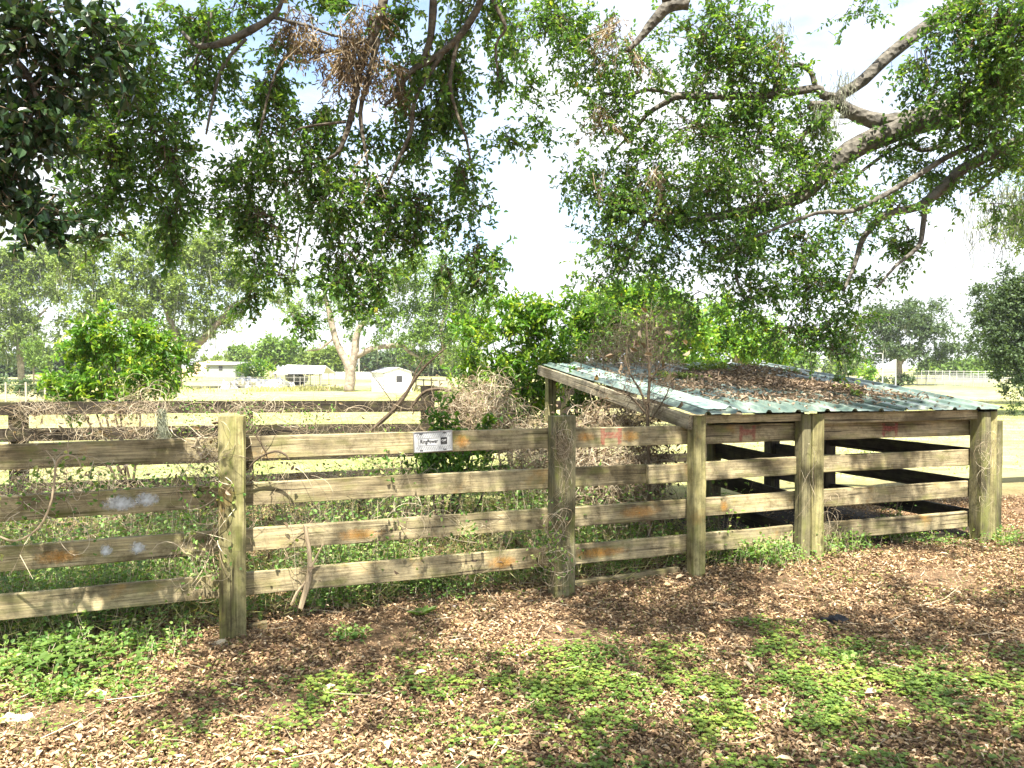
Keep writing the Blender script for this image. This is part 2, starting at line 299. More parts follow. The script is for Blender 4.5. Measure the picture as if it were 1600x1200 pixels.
# ------------------------------------------------------------------ ground
def axis(lo, hi, fine_lo, fine_hi, step):
    a = list(np.arange(fine_lo, fine_hi+1e-6, step)); s = step; x = fine_hi
    while x < hi: s *= 1.25; x += s; a.append(x)
    s = step; x = fine_lo
    while x > lo: s *= 1.25; x -= s; a.insert(0, x)
    return np.array(a)
xs = axis(-900, 900, -8, 9, .12); ys = axis(-60, 1500, 1.5, 12, .12)
GX, GY = np.meshgrid(xs, ys); Z = gz(GX, GY)
mb = MB(); nx = len(xs); ny = len(ys)
ii, jj = np.meshgrid(np.arange(nx-1), np.arange(ny-1)); k0 = (jj*nx+ii).ravel()
mb.add(np.stack([GX, GY, Z], -1).reshape(-1, 3), quads=np.stack([k0, k0+1, k0+nx+1, k0+nx], 1))
def ground_mat():
    m, N, L, b = new_mat('yard_and_pasture')
    ge = N.new('ShaderNodeNewGeometry'); sp = N.new('ShaderNodeSeparateXYZ'); L.new(ge.outputs['Position'], sp.inputs[0])
    # soil and litter
    n1 = N.new('ShaderNodeTexNoise'); n1.inputs['Scale'].default_value = 26; n1.inputs['Detail'].default_value = 9; n1.inputs['Roughness'].default_value = .75; L.new(ge.outputs['Position'], n1.inputs[0])
    r1 = ramp(N, [(.3, (.05, .032, .02)), (.5, (.15, .10, .06)), (.62, (.26, .17, .10)), (.75, (.40, .29, .18))]); L.new(n1.outputs[0], r1.inputs[0])
    # pasture
    n2 = N.new('ShaderNodeTexNoise'); n2.inputs['Scale'].default_value = 1.1; n2.inputs['Detail'].default_value = 10; n2.inputs['Roughness'].default_value = .7; L.new(ge.outputs['Position'], n2.inputs[0])
    r2 = ramp(N, [(.35, (.19, .19, .08)), (.5, (.31, .29, .145)), (.66, (.44, .39, .23))]); L.new(n2.outputs[0], r2.inputs[0])
    n5 = N.new('ShaderNodeTexNoise'); n5.inputs['Scale'].default_value = .05; n5.inputs['Detail'].default_value = 4; L.new(ge.outputs['Position'], n5.inputs[0])
    r5 = ramp(N, [(.38, (.75, .92, .6)), (.55, (1, 1, 1))]); L.new(n5.outputs[0], r5.inputs[0])
    mm = N.new('ShaderNodeMix'); mm.data_type = 'RGBA'; mm.blend_type = 'MULTIPLY'; mm.inputs[0].default_value = 1; L.new(r2.outputs[0], mm.inputs[6]); L.new(r5.outputs[0], mm.inputs[7])
    # the change from litter to pasture runs along a wavy line behind the pen
    n3 = N.new('ShaderNodeTexNoise'); n3.inputs['Scale'].default_value = .8; n3.inputs['Detail'].default_value = 5; L.new(ge.outputs['Position'], n3.inputs[0])
    x3 = N.new('ShaderNodeMath'); x3.operation = 'MULTIPLY_ADD'; x3.inputs[1].default_value = -.37; L.new(sp.outputs[0], x3.inputs[0]); L.new(sp.outputs[1], x3.inputs[2])
    a3 = N.new('ShaderNodeMath'); a3.operation = 'MULTIPLY_ADD'; a3.inputs[1].default_value = 4.; L.new(n3.outputs[0], a3.inputs[0]); L.new(x3.outputs[0], a3.inputs[2])
    mr = N.new('ShaderNodeMapRange'); mr.inputs[1].default_value = 8.6; mr.inputs[2].default_value = 11.4; L.new(a3.outputs[0], mr.inputs[0])
    mx = N.new('ShaderNodeMix'); mx.data_type = 'RGBA'; L.new(mr.outputs[0], mx.inputs[0]); L.new(r1.outputs[0], mx.inputs[6]); L.new(mm.outputs[2], mx.inputs[7])
    # bare, darker soil colour on the floor of the shed
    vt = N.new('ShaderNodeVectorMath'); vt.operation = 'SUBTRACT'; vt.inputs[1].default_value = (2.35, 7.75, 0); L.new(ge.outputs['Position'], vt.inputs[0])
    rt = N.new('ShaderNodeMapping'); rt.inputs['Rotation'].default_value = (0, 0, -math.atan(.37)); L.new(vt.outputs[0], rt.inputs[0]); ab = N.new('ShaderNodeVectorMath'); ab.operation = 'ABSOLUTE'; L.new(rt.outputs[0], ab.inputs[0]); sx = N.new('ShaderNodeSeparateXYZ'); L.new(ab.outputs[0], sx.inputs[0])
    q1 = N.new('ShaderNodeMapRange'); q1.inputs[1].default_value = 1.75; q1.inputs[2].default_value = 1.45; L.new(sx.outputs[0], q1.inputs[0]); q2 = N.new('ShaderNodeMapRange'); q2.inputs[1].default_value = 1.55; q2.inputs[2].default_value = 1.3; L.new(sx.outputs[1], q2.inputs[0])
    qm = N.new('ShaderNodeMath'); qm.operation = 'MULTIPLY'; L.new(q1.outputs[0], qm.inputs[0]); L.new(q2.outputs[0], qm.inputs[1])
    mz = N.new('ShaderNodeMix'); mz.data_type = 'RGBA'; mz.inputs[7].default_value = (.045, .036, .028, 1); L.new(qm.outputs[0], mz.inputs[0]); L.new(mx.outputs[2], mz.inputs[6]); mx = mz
    L.new(mx.outputs[2], b.inputs['Base Color']); b.inputs['Roughness'].default_value = .95; b.inputs['Specular IOR Level'].default_value = .1
    bp = N.new('ShaderNodeBump'); bp.inputs['Strength'].default_value = .7; bp.inputs['Distance'].default_value = .03; L.new(n1.outputs[0], bp.inputs['Height']); L.new(bp.outputs[0], b.inputs['Normal'])
    return m
tag(mb.build('ground', ground_mat(), smooth=True), kind='structure')

# a paved road far on the right, laid a little above the pasture
mb = MB(); xr = np.linspace(30, 200, 60); yr = 100-.06*(xr-30)
V = np.concatenate([np.stack([xr, yr, gz(xr, yr)+.05], 1), np.stack([xr, yr+7, gz(xr, yr+7)+.05], 1)]); k = np.arange(59)
mb.add(V, quads=np.stack([k, k+1, k+61, k+60], 1)); tag(mb.build('road', plain('asphalt', (.16, .155, .15), .9, var=.15, scale=3)), kind='structure')

# ------------------------------------------------------------------ beams
def beam_mb(length, w, h, ax='X', seg=14, warp=.0025, ch=.004, edge=.0012):
    """chamfered beam: along local X (w in Y, h in Z) or along local Z"""
    prof = np.array([(-w/2+ch, -h/2), (w/2-ch, -h/2), (w/2, -h/2+ch), (w/2, h/2-ch), (w/2-ch, h/2), (-w/2+ch, h/2), (-w/2, h/2-ch), (-w/2, -h/2+ch)])
    t = np.linspace(0, length, seg+1); V = []
    dy = warp*np.sin(t*1.7+rng.random()*6); dz = warp*np.sin(t*1.3+rng.random()*6)
    dy -= dy[0]+(dy[-1]-dy[0])*t/length; dz -= dz[0]+(dz[-1]-dz[0])*t/length
    for i, x in enumerate(t):
        pr = prof+rng.normal(size=prof.shape)*edge
        if ax == 'X': V.append(np.stack([np.full(8, x), pr[:, 0]+dy[i], pr[:, 1]+dz[i]], 1))
        else: V.append(np.stack([pr[:, 0]+dy[i], pr[:, 1]+dz[i], np.full(8, x)], 1))
    V = np.concatenate(V); q = []; j = np.arange(8); jn = (j+1) % 8
    for i in range(seg): q.append(np.stack([i*8+j, i*8+jn, (i+1)*8+jn, (i+1)*8+j], 1))
    q = np.concatenate(q)
    if ax != 'X': q = q[:, ::-1] if False else q
    m = MB(); m.add(V, quads=q, ngons=[list(range(8))[::-1], [seg*8+x for x in range(8)]]); return m
def rail(name, p0, p1, mat, parent, w=.038, h=.14, **kw):
    p0 = np.array(p0, float); p1 = np.array(p1, float); d = p1-p0; Ln = np.linalg.norm(d)
    o = beam_mb(Ln, w, h, 'X', **kw).build(name, mat, parent, local=True)
    o.rotation_euler = (0, -math.asin(d[2]/Ln), math.atan2(d[1], d[0]))
    o.location = p0-parent_world(parent); return o
def post(name, x, y, top, mat, parent, wx=.14, wy=.14, rz=0, z0=None, slant=0.):
    z0 = float(gz(x, y))-.25 if z0 is None else z0
    m = beam_mb(top-z0, wx, wy, 'Z', seg=8, warp=.004, ch=.01, edge=.002)
    v = m.v[0]; v[-8:, 2] += slant*v[-8:, 0]+rng.normal(size=8)*.003
    o = m.build(name, mat, parent, local=True); o.location = np.array([x, y, z0])-parent_world(parent); o.rotation_euler = (0, 0, rz); return o

SL = .37; FA = math.atan(SL)                       # the run of the front fence
E = np.array([math.cos(FA), math.sin(FA)]); Q = np.array([-math.sin(FA), math.cos(FA)])   # along, and away from the camera
def fl(px):                                        # a point of the front fence line under pixel column px
    k = (px-800)/1200; Y = 5.187/(1-SL*k); return np.array([k*Y, Y])
RZ = [1.11, .825, .545, .275]                      # rail heights
P1, P2, P3, P4, P5 = fl(362), fl(878), fl(1089), fl(1265), fl(1540)
P0 = P1-E*2.17

ff = empty('board_fence', (*P1, 0), 'weathered four-board wooden fence in front, with vines and paint marks on it', 'fence')
post('post', *P1, 1.315, M['post'], ff, .15, .15, FA, slant=.05)
post('post', *P0, 1.3, M['post'], ff, .15, .15, FA)
post('post', *P2, 1.27, M['post_grey'], ff, .155, .14, FA)
def bd(a, b, z, front=False, mat='rail', zz=None, h=.14):
    off = Q*(.075+.02) if not front else Q*(.075-.022)
    z2 = z if zz is None else zz
    return rail('rail', (*(a+off), z), (*(b+off), z2), M[mat], ff, h=h)
dz = [.0, .0, 0, 0]
for i, z in enumerate(RZ):
    bd(P0-E*1.5, P0-E*.01, z-.005); bd(P0+E*.01, P1-E*.012, z-.006, zz=z+.005)
    bd(P1+E*.004, P2-E*.012, z+.004, zz=z+.0)
    if i == 1:
        bd(P2+E*.004, fl(1030), z, zz=z-.005); 
        bd(fl(1018), P4-E*.01, z-.008, front=True, zz=z+.004)
    else: bd(P2+E*.004, P4-E*.01, z-.004, zz=z if i else z-.02)
    bd(P4+E*.004, P5-E*.01, z if i else z-.02, zz=z-.012 if i else z-.035)
# tall post standing beside the end of the shed
post('post', *(fl(1572)+Q*.1), 1.13, M['post_grey'], ff, .085, .1, FA+.1)

# sprayed paint on the rails: thin coats with ragged edges
def paint_mat(name, col, lo=.42, hi=.62, soft=1., top=1.):
    m, N, L, b = new_mat(name); b.inputs['Base Color'].default_value = (*col, 1); b.inputs['Roughness'].default_value = .8
    tc = N.new('ShaderNodeTexCoord'); n = N.new('ShaderNodeTexNoise'); n.inputs['Scale'].default_value = 42; n.inputs['Detail'].default_value = 6; L.new(tc.outputs['Object'], n.inputs[0])
    at_ = N.new('ShaderNodeAttribute'); at_.attribute_name = 'rnd'
    ad = N.new('ShaderNodeMath'); ad.operation = 'ADD'; L.new(n.outputs[0], ad.inputs[0])
    sb = N.new('ShaderNodeMath'); sb.operation = 'MULTIPLY_ADD'; sb.inputs[1].default_value = .7*soft; sb.inputs[2].default_value = -.35*soft; L.new(at_.outputs['Fac'], sb.inputs[0]); L.new(sb.outputs[0], ad.inputs[1])
    mr = N.new('ShaderNodeMapRange'); mr.inputs[1].default_value = lo; mr.inputs[2].default_value = hi+.25; mr.inputs[4].default_value = top; L.new(ad.outputs[0], mr.inputs[0])
    t = N.new('ShaderNodeBsdfTransparent'); ms = N.new('ShaderNodeMixShader'); L.new(mr.outputs[0], ms.inputs[0]); L.new(t.outputs[0], ms.inputs[1]); L.new(b.outputs[0], ms.inputs[2]); L.new(ms.outputs[0], N['Material Output'].inputs[0])
    return m
PW = paint_mat('white_spray', (.6, .64, .7), .3, .6, 1.1, .85); PO = paint_mat('orange_spray', (.52, .24, .04), .25, .75, 1.1, .62); PR = paint_mat('red_spray', (.32, .045, .045), .28, .5, .4, .68)
def onrail(px, z, front=False):
    p = fl(px); # intersect the pixel column with the front face plane of the rails
    off = (.075+.02-.019) if not front else (.075-.022-.019)
    k = (px-800)/1200; Y = (5.187+off/math.cos(FA))/(1-SL*k)
    return np.array([k*Y, Y, z])-np.array([*Q, 0])*.004
def splat(px, z, rx, rz, mat, front=False):
    c = onrail(px, z, front); n = 20; a = np.linspace(0, 2*np.pi, n, endpoint=False); V = [c]; r = [1.]
    e3 = np.array([*E, 0]); up = np.array([0, 0, 1.])
    for s, val in ((.5, .6), (1., 0.)):
        for t in a: V.append(c+e3*math.cos(t)*rx*s+up*np.clip(math.sin(t)*rz*s, -.066, .066)); r.append(val)
    q = [(1+i, 1+(i+1) % n, 1+n+(i+1) % n, 1+n+i) for i in range(n)]; t3 = [(0, 1+(i+1) % n, 1+i) for i in range(n)]
    V = np.array(V); V[:, 2] = np.clip(V[:, 2], z-.5, z+.5)
    m = MB(); m.add(V, quads=q, tris=t3, rnd=np.array(r)); return m.build('paint_mark', mat, ff, origin=c)
splat(188, RZ[1]-.005, .13, .064, PW); splat(228, RZ[1]+.008, .09, .06, PW); splat(163, RZ[2]+.005, .05, .045, PW); splat(213, RZ[2]+.008, .06, .05, PW)
splat(722, RZ[0], .07, .06, PO); splat(785, RZ[3]-.005, .14, .06, PO); splat(915, RZ[0], .1, .05, PO); splat(985, RZ[0]-.005, .1, .055, PO)
splat(1132, RZ[2], .05, .06, PO); splat(1000, RZ[2], .22, .06, PO); splat(90, RZ[2]-.01, .16, .05, PO); splat(560, RZ[2]-.01, .18, .05, PO); splat(940, RZ[3], .25, .05, PO)
def hmark(px, z, s):
    c = onrail(px, z); m = MB(); e3 = np.array([*E, 0]); up = np.array([0, 0, 1.])
    def strip(x0, x1, z0, z1, n=6):
        for i in range(n):
            for axis_ in (0,):
                a, b = x0+(x1-x0)*i/n, x0+(x1-x0)*(i+1)/n
                V = [c+e3*a+up*z0, c+e3*b+up*z0, c+e3*b+up*z1, c+e3*a+up*z1]; m.add(V, quads=[(0, 1, 2, 3)], rnd=np.array([.5, .5, .75, .6]))
    strip(-s, -s*.62, -.06, .062); strip(s*.62, s, -.06, .062); strip(-s*.62, s*.62, -.012, .03)
    return m.build('paint_mark', PR, ff, origin=c)
hmark(955, RZ[0]-.003, .085); hmark(1168, RZ[0]-.016, .075); hmark(1391, RZ[0]-.028, .085)

# ------------------------------------------------------------------ the metal plate
pc = onrail(676, 1.115); pl = empty('metal_plate', pc, 'small silver tread-pattern metal plate with black lettering screwed to the top rail', 'plate', rz=FA)
pl.rotation_euler = (0, R(-1.5), FA)
def lbox(m, x0, x1, y0, y1, z0, z1):
    V = [(x, y, z) for z in (z0, z1) for y in (y0, y1) for x in (x0, x1)]
    m.add(V, quads=[(0, 2, 3, 1), (4, 5, 7, 6), (0, 1, 5, 4), (2, 6, 7, 3), (0, 4, 6, 2), (1, 3, 7, 5)], rnd=.5)
PWD, PHT = .128, .064
silver = plain('silver_plate', (.42, .43, .44), .6, .0, var=.12, scale=30); dkg = plain('black_print', (.015, .015, .017), .5); whp = plain('white_print', (.8, .8, .8), .5)
m = MB(); lbox(m, -PWD, PWD, -.004, 0, -PHT, PHT); m.build('panel', silver, pl, local=True)
m = MB()
for a in ((-PWD-.004, PWD+.004, PHT-.001, PHT+.004), (-PWD-.004, PWD+.004, -PHT-.004, -PHT+.001), (-PWD-.004, -PWD+.001, -PHT+.001, PHT-.001), (PWD-.001, PWD+.004, -PHT+.001, PHT-.001)): lbox(m, a[0], a[1], -.009, .001, a[2], a[3])
m.build('frame', plain('worn_chrome', (.3, .3, .3), .35, .5, var=.2, scale=40), pl, local=True)
m = MB()
for row, zz in enumerate((.047, .034, -.036, -.049)):
    for k in range(15):
        x = -.108+k*.0155+(row % 2)*.007
        s = 1
        V = [(x-.006, -.0045, zz-.006), (x-.003, -.0045, zz-.006), (x+.006, -.0045, zz+.006), (x+.003, -.0045, zz+.006)]
        V2 = [(a, -.0065, c) for a, b_, c in V]; m.add(V+V2, quads=[(4, 5, 6, 7), (0, 1, 5, 4), (1, 2, 6, 5), (2, 3, 7, 6), (3, 0, 4, 7)])
tag(m.build('tread_pattern', plain('tread_grey', (.2, .21, .22), .4, .3), pl, local=True), kind='stuff')
m = MB()
for a in ((-.1, .036, .0225, .024), (-.1, .036, -.024, -.0225), (-.1, -.0985, -.0225, .0225)): lbox(m, a[0], a[1], -.0062, -.004, a[2], a[3])
m.build('outline', plain('grey_line', (.2, .2, .21), .5), pl, local=True)
m = MB(); lbox(m, .052, .095, -.006, -.004, -.022, .024); m.build('emblem', dkg, pl, local=True)
def text(s, size, x, z, mat, y=-.0066, sx=1.):
    cu = bpy.data.curves.new('lettering_curve', 'FONT'); cu.body = s; cu.size = size; cu.align_x = 'CENTER'; cu.align_y = 'CENTER'; cu.extrude = .0004; cu.offset = size*.018
    oc = bpy.data.objects.new('lettering_curve', cu); link(oc); me = bpy.data.meshes.new_from_object(oc.evaluated_get(bpy.context.evaluated_depsgraph_get())); bpy.data.objects.remove(oc); me.materials.clear(); me.materials.append(mat); o = bpy.data.objects.new('lettering', me); link(o, pl); o.location = (x, y, z); o.rotation_euler = (R(90), 0, 0); o.scale = (sx, 1, 1); return o
text('RingPower', .034, -.028, .002, dkg, sx=.8)
text('CAT', .019, .0735, .003, whp, sx=.85)
m = MB(); m.add([(.055, -.0064, -.018), (.092, -.0064, -.018), (.0735, -.0064, -.006)], tris=[(0, 1, 2)]); m.build('emblem_triangle', plain('dark_grey_print', (.06, .06, .06), .5), pl, local=True)
for x in (-.08, .08):
    for z in (.054, -.056): m = MB(); lbox(m, x-.011, x+.011, -.0072, -.004, z-.0025, z+.0025); m.build('slot', dkg, pl, local=True)

# ------------------------------------------------------------------ the low shed
ZE = 1.262; SLOPE = .13; DEP = 3.05
ZU = np.array([0, 0, 1.])
A0 = P3-E*.07-Q*.10; A1 = P5+E*.13-Q*.10; WID = float(np.dot(A1-A0, E))
def rf(u, v, h=0.):
    """u metres along the eave, v metres up the slope, h above the sheet"""
    u = np.asarray(u, float); v = np.asarray(v, float); h = np.asarray(h, float)
    p = A0[0]+E[0]*u+Q[0]*v, A0[1]+E[1]*u+Q[1]*v, ZE+SLOPE*v+h-.006*u+0*u
    return np.stack(np.broadcast_arrays(*p), -1)
shed = empty('livestock_shed', (*P3, 0), 'low open livestock shed with a ribbed green metal roof joined to the fence', 'shed')
post('post', *P3, 1.245, M['post'], shed, .105, .105, FA)
def round_post(p, r, top):
    z0 = float(gz(*p))-.25; m = MB(); zz = np.linspace(0, top-z0, 9); tube(m, np.stack([.004*np.sin(zz*5), .004*np.cos(zz*4), zz], 1), r*(1.04-.04*zz), 14, .012, sub=1)
    o = m.build('post', M['post'], shed, local=True, smooth=False); o.location = np.array([*p, z0])-parent_world(shed)
post('post', *(P4-E*.05+Q*.01), 1.235, M['post_grey'], shed, .085, .1, FA); round_post(P4+E*.055-Q*.02, .057, 1.24)
post('post', *(P5-E*.055), 1.22, M['post_grey'], shed, .105, .13, FA); round_post(P5+E*.055-Q*.01, .05, 1.22)
BL = P3+Q*2.75; BR = P5+Q*2.8; BM = P4+Q*1.55+E*.2
post('post', *BL, 1.6, M['post'], shed, .1, .1, FA); post('post', *BR, 1.58, M['post_dark'], shed, .14, .14, FA)
SBR = P5+Q*1.9; 
post('post', *SBR, 1.44, M['post_dark'], shed, .15, .14, FA); post('post', *BM, 1.36, M['post_grey'], shed, .11, .11, FA)
hd = rail('beam', (*(P3+E*.055+Q*.0), 1.219), (*(P4-E*.085), 1.214), M['rail'], shed, h=.058)
rail('beam', (*(P4+E*.11), 1.2), (*(P5-E*.115), 1.195), M['rail'], shed, h=.085)
a = P3-E*.035+Q*.06
rail('rafter', (*(P3-E*.072-Q*.03), 1.197), (*(P3-E*.072+Q*2.9), 1.197+SLOPE*2.93), M['rafter'], shed, h=.105)
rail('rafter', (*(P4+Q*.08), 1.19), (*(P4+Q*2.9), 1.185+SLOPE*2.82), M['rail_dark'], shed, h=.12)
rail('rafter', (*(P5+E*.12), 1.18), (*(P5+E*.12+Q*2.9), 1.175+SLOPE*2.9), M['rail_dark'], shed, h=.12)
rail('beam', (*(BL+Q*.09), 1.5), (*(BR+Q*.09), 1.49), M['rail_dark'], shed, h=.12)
# roof of overlapping ribbed sheets: two sheets wide and one more laid on top at the left
def roof_mat(name, tint=1., fade=.5):
    m, N, L, b = new_mat(name)
    ge = N.new('ShaderNodeTexCoord'); n = N.new('ShaderNodeTexNoise'); n.inputs['Scale'].default_value = 2.6; n.inputs['Detail'].default_value = 8; n.inputs['Roughness'].default_value = .65
    mp = N.new('ShaderNodeMapping'); mp.inputs['Rotation'].default_value = (0, 0, -FA); mp.inputs['Scale'].default_value = (2.2, .5, 1); L.new(ge.outputs['Object'], mp.inputs[0]); L.new(mp.outputs[0], n.inputs[0])
    r = ramp(N, [(.36, (.06*tint, .098*tint, .09*tint)), (.48, (.10*tint, .15*tint, .132*tint)), (.58, (.18*tint, .235*tint, .2*tint)), (.7, (.38, .40, .35))]); L.new(n.outputs[0], r.inputs[0])
    n2 = N.new('ShaderNodeTexNoise'); n2.inputs['Scale'].default_value = 55; n2.inputs['Detail'].default_value = 4; L.new(ge.outputs['Object'], n2.inputs[0])
    r2 = ramp(N, [(.60, (0, 0, 0)), (.70, (.7, .7, .7))]); L.new(n2.outputs[0], r2.inputs[0])
    n9 = N.new('ShaderNodeTexNoise'); n9.inputs['Scale'].default_value = 5; n9.inputs['Detail'].default_value = 9; n9.inputs['Roughness'].default_value = .75; L.new(ge.outputs['Object'], n9.inputs[0])
    r9 = ramp(N, [(.56, (0, 0, 0)), (.66, (.75, .75, .75))]); L.new(n9.outputs[0], r9.inputs[0]); m9 = N.new('ShaderNodeMix'); m9.data_type = 'RGBA'; m9.inputs[7].default_value = (.17, .15, .11, 1); L.new(r9.outputs[0], m9.inputs[0]); L.new(r.outputs[0], m9.inputs[6])
    mx = N.new('ShaderNodeMix'); mx.data_type = 'RGBA'; mx.inputs[7].default_value = (.10, .065, .035, 1); L.new(r2.outputs[0], mx.inputs[0]); L.new(m9.outputs[2], mx.inputs[6])
    L.new(mx.outputs[2], b.inputs['Base Color']); b.inputs['Roughness'].default_value = .36; b.inputs['Specular IOR Level'].default_value = .7; b.inputs['Metallic'].default_value = .1
    return m
RM = roof_mat('faded_green_sheet'); RM2 = roof_mat('white_faded_sheet', 2.4)
PIT = .272
def sheet(u0, u1, v0, v1, lift, mat, nv=14, sag=0.):
    pu = []; k = math.floor(u0/PIT)-1
    while k*PIT < u1+PIT:
        c = .1+k*PIT
        for du, h in ((-.03, 0), (-.014, .019), (.0, .022), (.014, .019), (.03, 0)):
            if u0 <= c+du <= u1: pu.append((c+du, h))
        if u0 <= c+.12 <= u1: pu.append((c+.12, .0)); pu.append((c+.135, .004)); pu.append((c+.15, 0.))
        k += 1
    pu = sorted(pu)
    if pu[0][0] > u0+.002: pu.insert(0, (u0, 0))
    if pu[-1][0] < u1-.002: pu.append((u1, 0))
    pu = np.array(pu); vs = np.linspace(v0, v1, nv+1); V = []
    for v in vs:
        h = pu[:, 1]+lift+.006*np.sin(v*2+pu[:, 0]*1.7)+rng.normal(size=len(pu))*.0008
        V.append(rf(pu[:, 0], v, h))
    n = len(pu); top = np.concatenate(V); bot = top-np.array([0, 0, .0015]); i, j = np.meshgrid(np.arange(n-1), np.arange(nv)); b_ = (j*n+i).ravel(); T = len(top)
    m = MB(); qs = [np.stack([b_, b_+1, b_+n+1, b_+n], 1), np.stack([b_, b_+n, b_+n+1, b_+1], 1)+T]
    e = np.arange(n-1); qs.append(np.stack([e, e+T, e+1+T, e+1], 1)); e = e+nv*n; qs.append(np.stack([e, e+1, e+1+T, e+T], 1))
    m.add(np.concatenate([top, bot]), quads=np.concatenate(qs)); return m.build('roof_sheet', mat, shed, origin=rf(u0, v0))
sheet(0, 1.02, 0, 2.95, .0, RM); sheet(.985, 2.0, -.012, 3.0, .0045, RM); sheet(1.965, WID, 0, 3.05, .009, RM)
m = MB(); r3 = np.random.default_rng(3)
for vv in (.12, 1.0, 1.95, 2.85):
    u = .23
    while u < WID-.05:
        for du in (-.06, .06):
            c = rf(u+du+r3.normal()*.004, vv+r3.normal()*.006, .012); tube(m, [c-[0, 0, .006], c+[0, 0, .004]], [.008, .006], 6, 0, sub=1)
        u += PIT
tag(m.build('roof_screws', plain('rusty_screw', (.14, .08, .045), .7), shed), kind='stuff')
sheet(.16, .44, .12, 2.9, .012, RM2)

# ------------------------------------------------------------------ pen partitions and back fence
def pen(a, b, label, mat='rail_dark', posts=(), zs=RZ, extra=None):
    e = empty('pen_fence', (*a, 0), label, 'fence')
    for z in zs: rail('rail', (*a, z), (*b, z), M[mat], e)
    for p, top, pm, wd in posts: post('post', *p, top, M[pm], e, wd, wd, FA)
    return e
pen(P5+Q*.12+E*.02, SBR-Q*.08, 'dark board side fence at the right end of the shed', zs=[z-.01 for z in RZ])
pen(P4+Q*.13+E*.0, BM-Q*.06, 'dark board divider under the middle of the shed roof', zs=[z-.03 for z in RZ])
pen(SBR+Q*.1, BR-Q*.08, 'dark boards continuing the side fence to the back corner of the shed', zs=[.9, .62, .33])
bf0 = np.array([-8.6, 9.7+SL*(-8.6+1.3)]); D2 = E
def bl(px):
    k = (px-800)/1200; Y = (9.7+SL*1.3)/(1-SL*k); return np.array([k*Y, Y])
B1, B2, B3 = bl(28), bl(385), bl(668)
bfn = empty('pen_fence', (*B2, 0), 'dark weathered board fence behind the overgrown pen, tangled with vines', 'fence')
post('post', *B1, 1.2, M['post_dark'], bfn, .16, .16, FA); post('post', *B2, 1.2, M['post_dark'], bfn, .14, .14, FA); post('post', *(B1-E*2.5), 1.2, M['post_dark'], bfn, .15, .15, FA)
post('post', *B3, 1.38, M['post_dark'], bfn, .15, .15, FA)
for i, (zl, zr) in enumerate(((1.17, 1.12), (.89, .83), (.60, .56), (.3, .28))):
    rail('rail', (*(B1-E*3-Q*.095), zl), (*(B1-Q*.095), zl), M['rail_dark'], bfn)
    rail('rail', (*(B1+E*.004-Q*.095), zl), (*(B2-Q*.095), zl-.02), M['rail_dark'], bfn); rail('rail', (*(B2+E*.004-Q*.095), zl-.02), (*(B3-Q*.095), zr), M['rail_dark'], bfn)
B4 = B3+E*2.1+Q*.4; B5 = B4+E*2.4
bf2 = empty('pen_fence', (*B4, 0), 'dark boards of the back fence seen left of the shed roof behind the bush', 'fence')
post('post', *B4, 1.36, M['post_dark'], bf2); post('post', *B5, 1.36, M['post_dark'], bf2)
for z, mt in ((1.28, 'rail_dark'), (1.08, 'rail_dark'), (.86, 'rail'), (.55, 'rail_dark'), (.25, 'rail_dark')):  # sunlight on one board is put in as the lighter wood colour
    rail('rail', (*(B3+E*.08+Q*.02), z-.05), (*B4, z), M[mt], bf2, h=.13); rail('rail', (*(B4+E*.004), z), (*B5, z), M[mt], bf2, h=.13)
# boards lying along the ground under the fence
for pa, pb, lb in ((fl(897)+Q*.14, fl(1075)+Q*.12, 'grey ground board lying between the second post and the thin shed post'), (fl(1430)+Q*.2, fl(1520)+Q*.16, 'grey ground board lying by the right corner posts'),
                   (fl(387)+Q*.06, fl(416)+Q*.06, 'grey ground board lying just right of the nearest post')):
    za = float(gz(*pa)); zb = float(gz(*pb)); e = rail('ground_board', (*pa, za+.0), (*pb, zb+.01), M['rail'], None, w=.05, h=.07); tag(e, lb, 'board', 'boards lying along the fence foot')

# ------------------------------------------------------------------ foliage tools
def noise3(P, s, seed=0):
    p = P*s+seed*3.7
    return (np.sin(p[:, 0]*1.9+1.3*np.sin(p[:, 1]*1.1))+np.sin(p[:, 1]*2.1+1.7*np.sin(p[:, 2]*1.3))+np.sin(p[:, 2]*1.7+1.1*np.sin(p[:, 0]*1.5)))/3
def inball(n):
    return rdir(n)*(rng.random(n)**(1/2.4))[:, None]
def blob(px, py, rx, ry, Y, dscale=1.):
    c = at(px, py, Y); k = Y/1200; return c, np.array([rx*k, max(rx, ry)*k*.8*dscale, ry*k])
def fill(blobs, Y, dens, clump=.5, drop=.12, cut=-.35, nscale=2.2, dscale=1., jitterY=.0, fine=.6, nper=9):
    """points in pixel-measured ellipsoids standing at distance Y; clumps with gaps between"""
    Ps = []; Ds = []
    for b in blobs:
        px, py, rx, ry = b[:4]; YY = b[4] if len(b) > 4 and b[4] else Y; dm = b[5] if len(b) > 5 else 1.
        if jitterY: YY = YY*(1+jitterY*(rng.random()-.5))
        c, r = blob(px, py, rx, ry, YY, dscale); n = max(3, int(dens*dm*rx*ry*math.pi/1000))
        nc = max(3, int(n/nper)); cc = inball(nc)*r*.95
        p = cc[rng.integers(0, nc, n)]+rng.normal(size=(n, 3))*r*clump*.3
        a = inball(int(n*.5))*r; p = np.concatenate([p, a])
        Ps.append(c+p); Ds.append(norm(p/np.maximum(r, .01)*.6+rdir(len(p))*.7+np.array([0, 0, -drop])))
    P = np.concatenate(Ps); D = np.concatenate(Ds); q_ = nscale/(Y/6)**.8; keep = (noise3(P, q_, len(blobs))+fine*noise3(P, q_*2.6, 3)+fine*.7*noise3(P, q_*6, 5)) > cut+.15*rng.normal(size=len(P))
    return P[keep], D[keep]
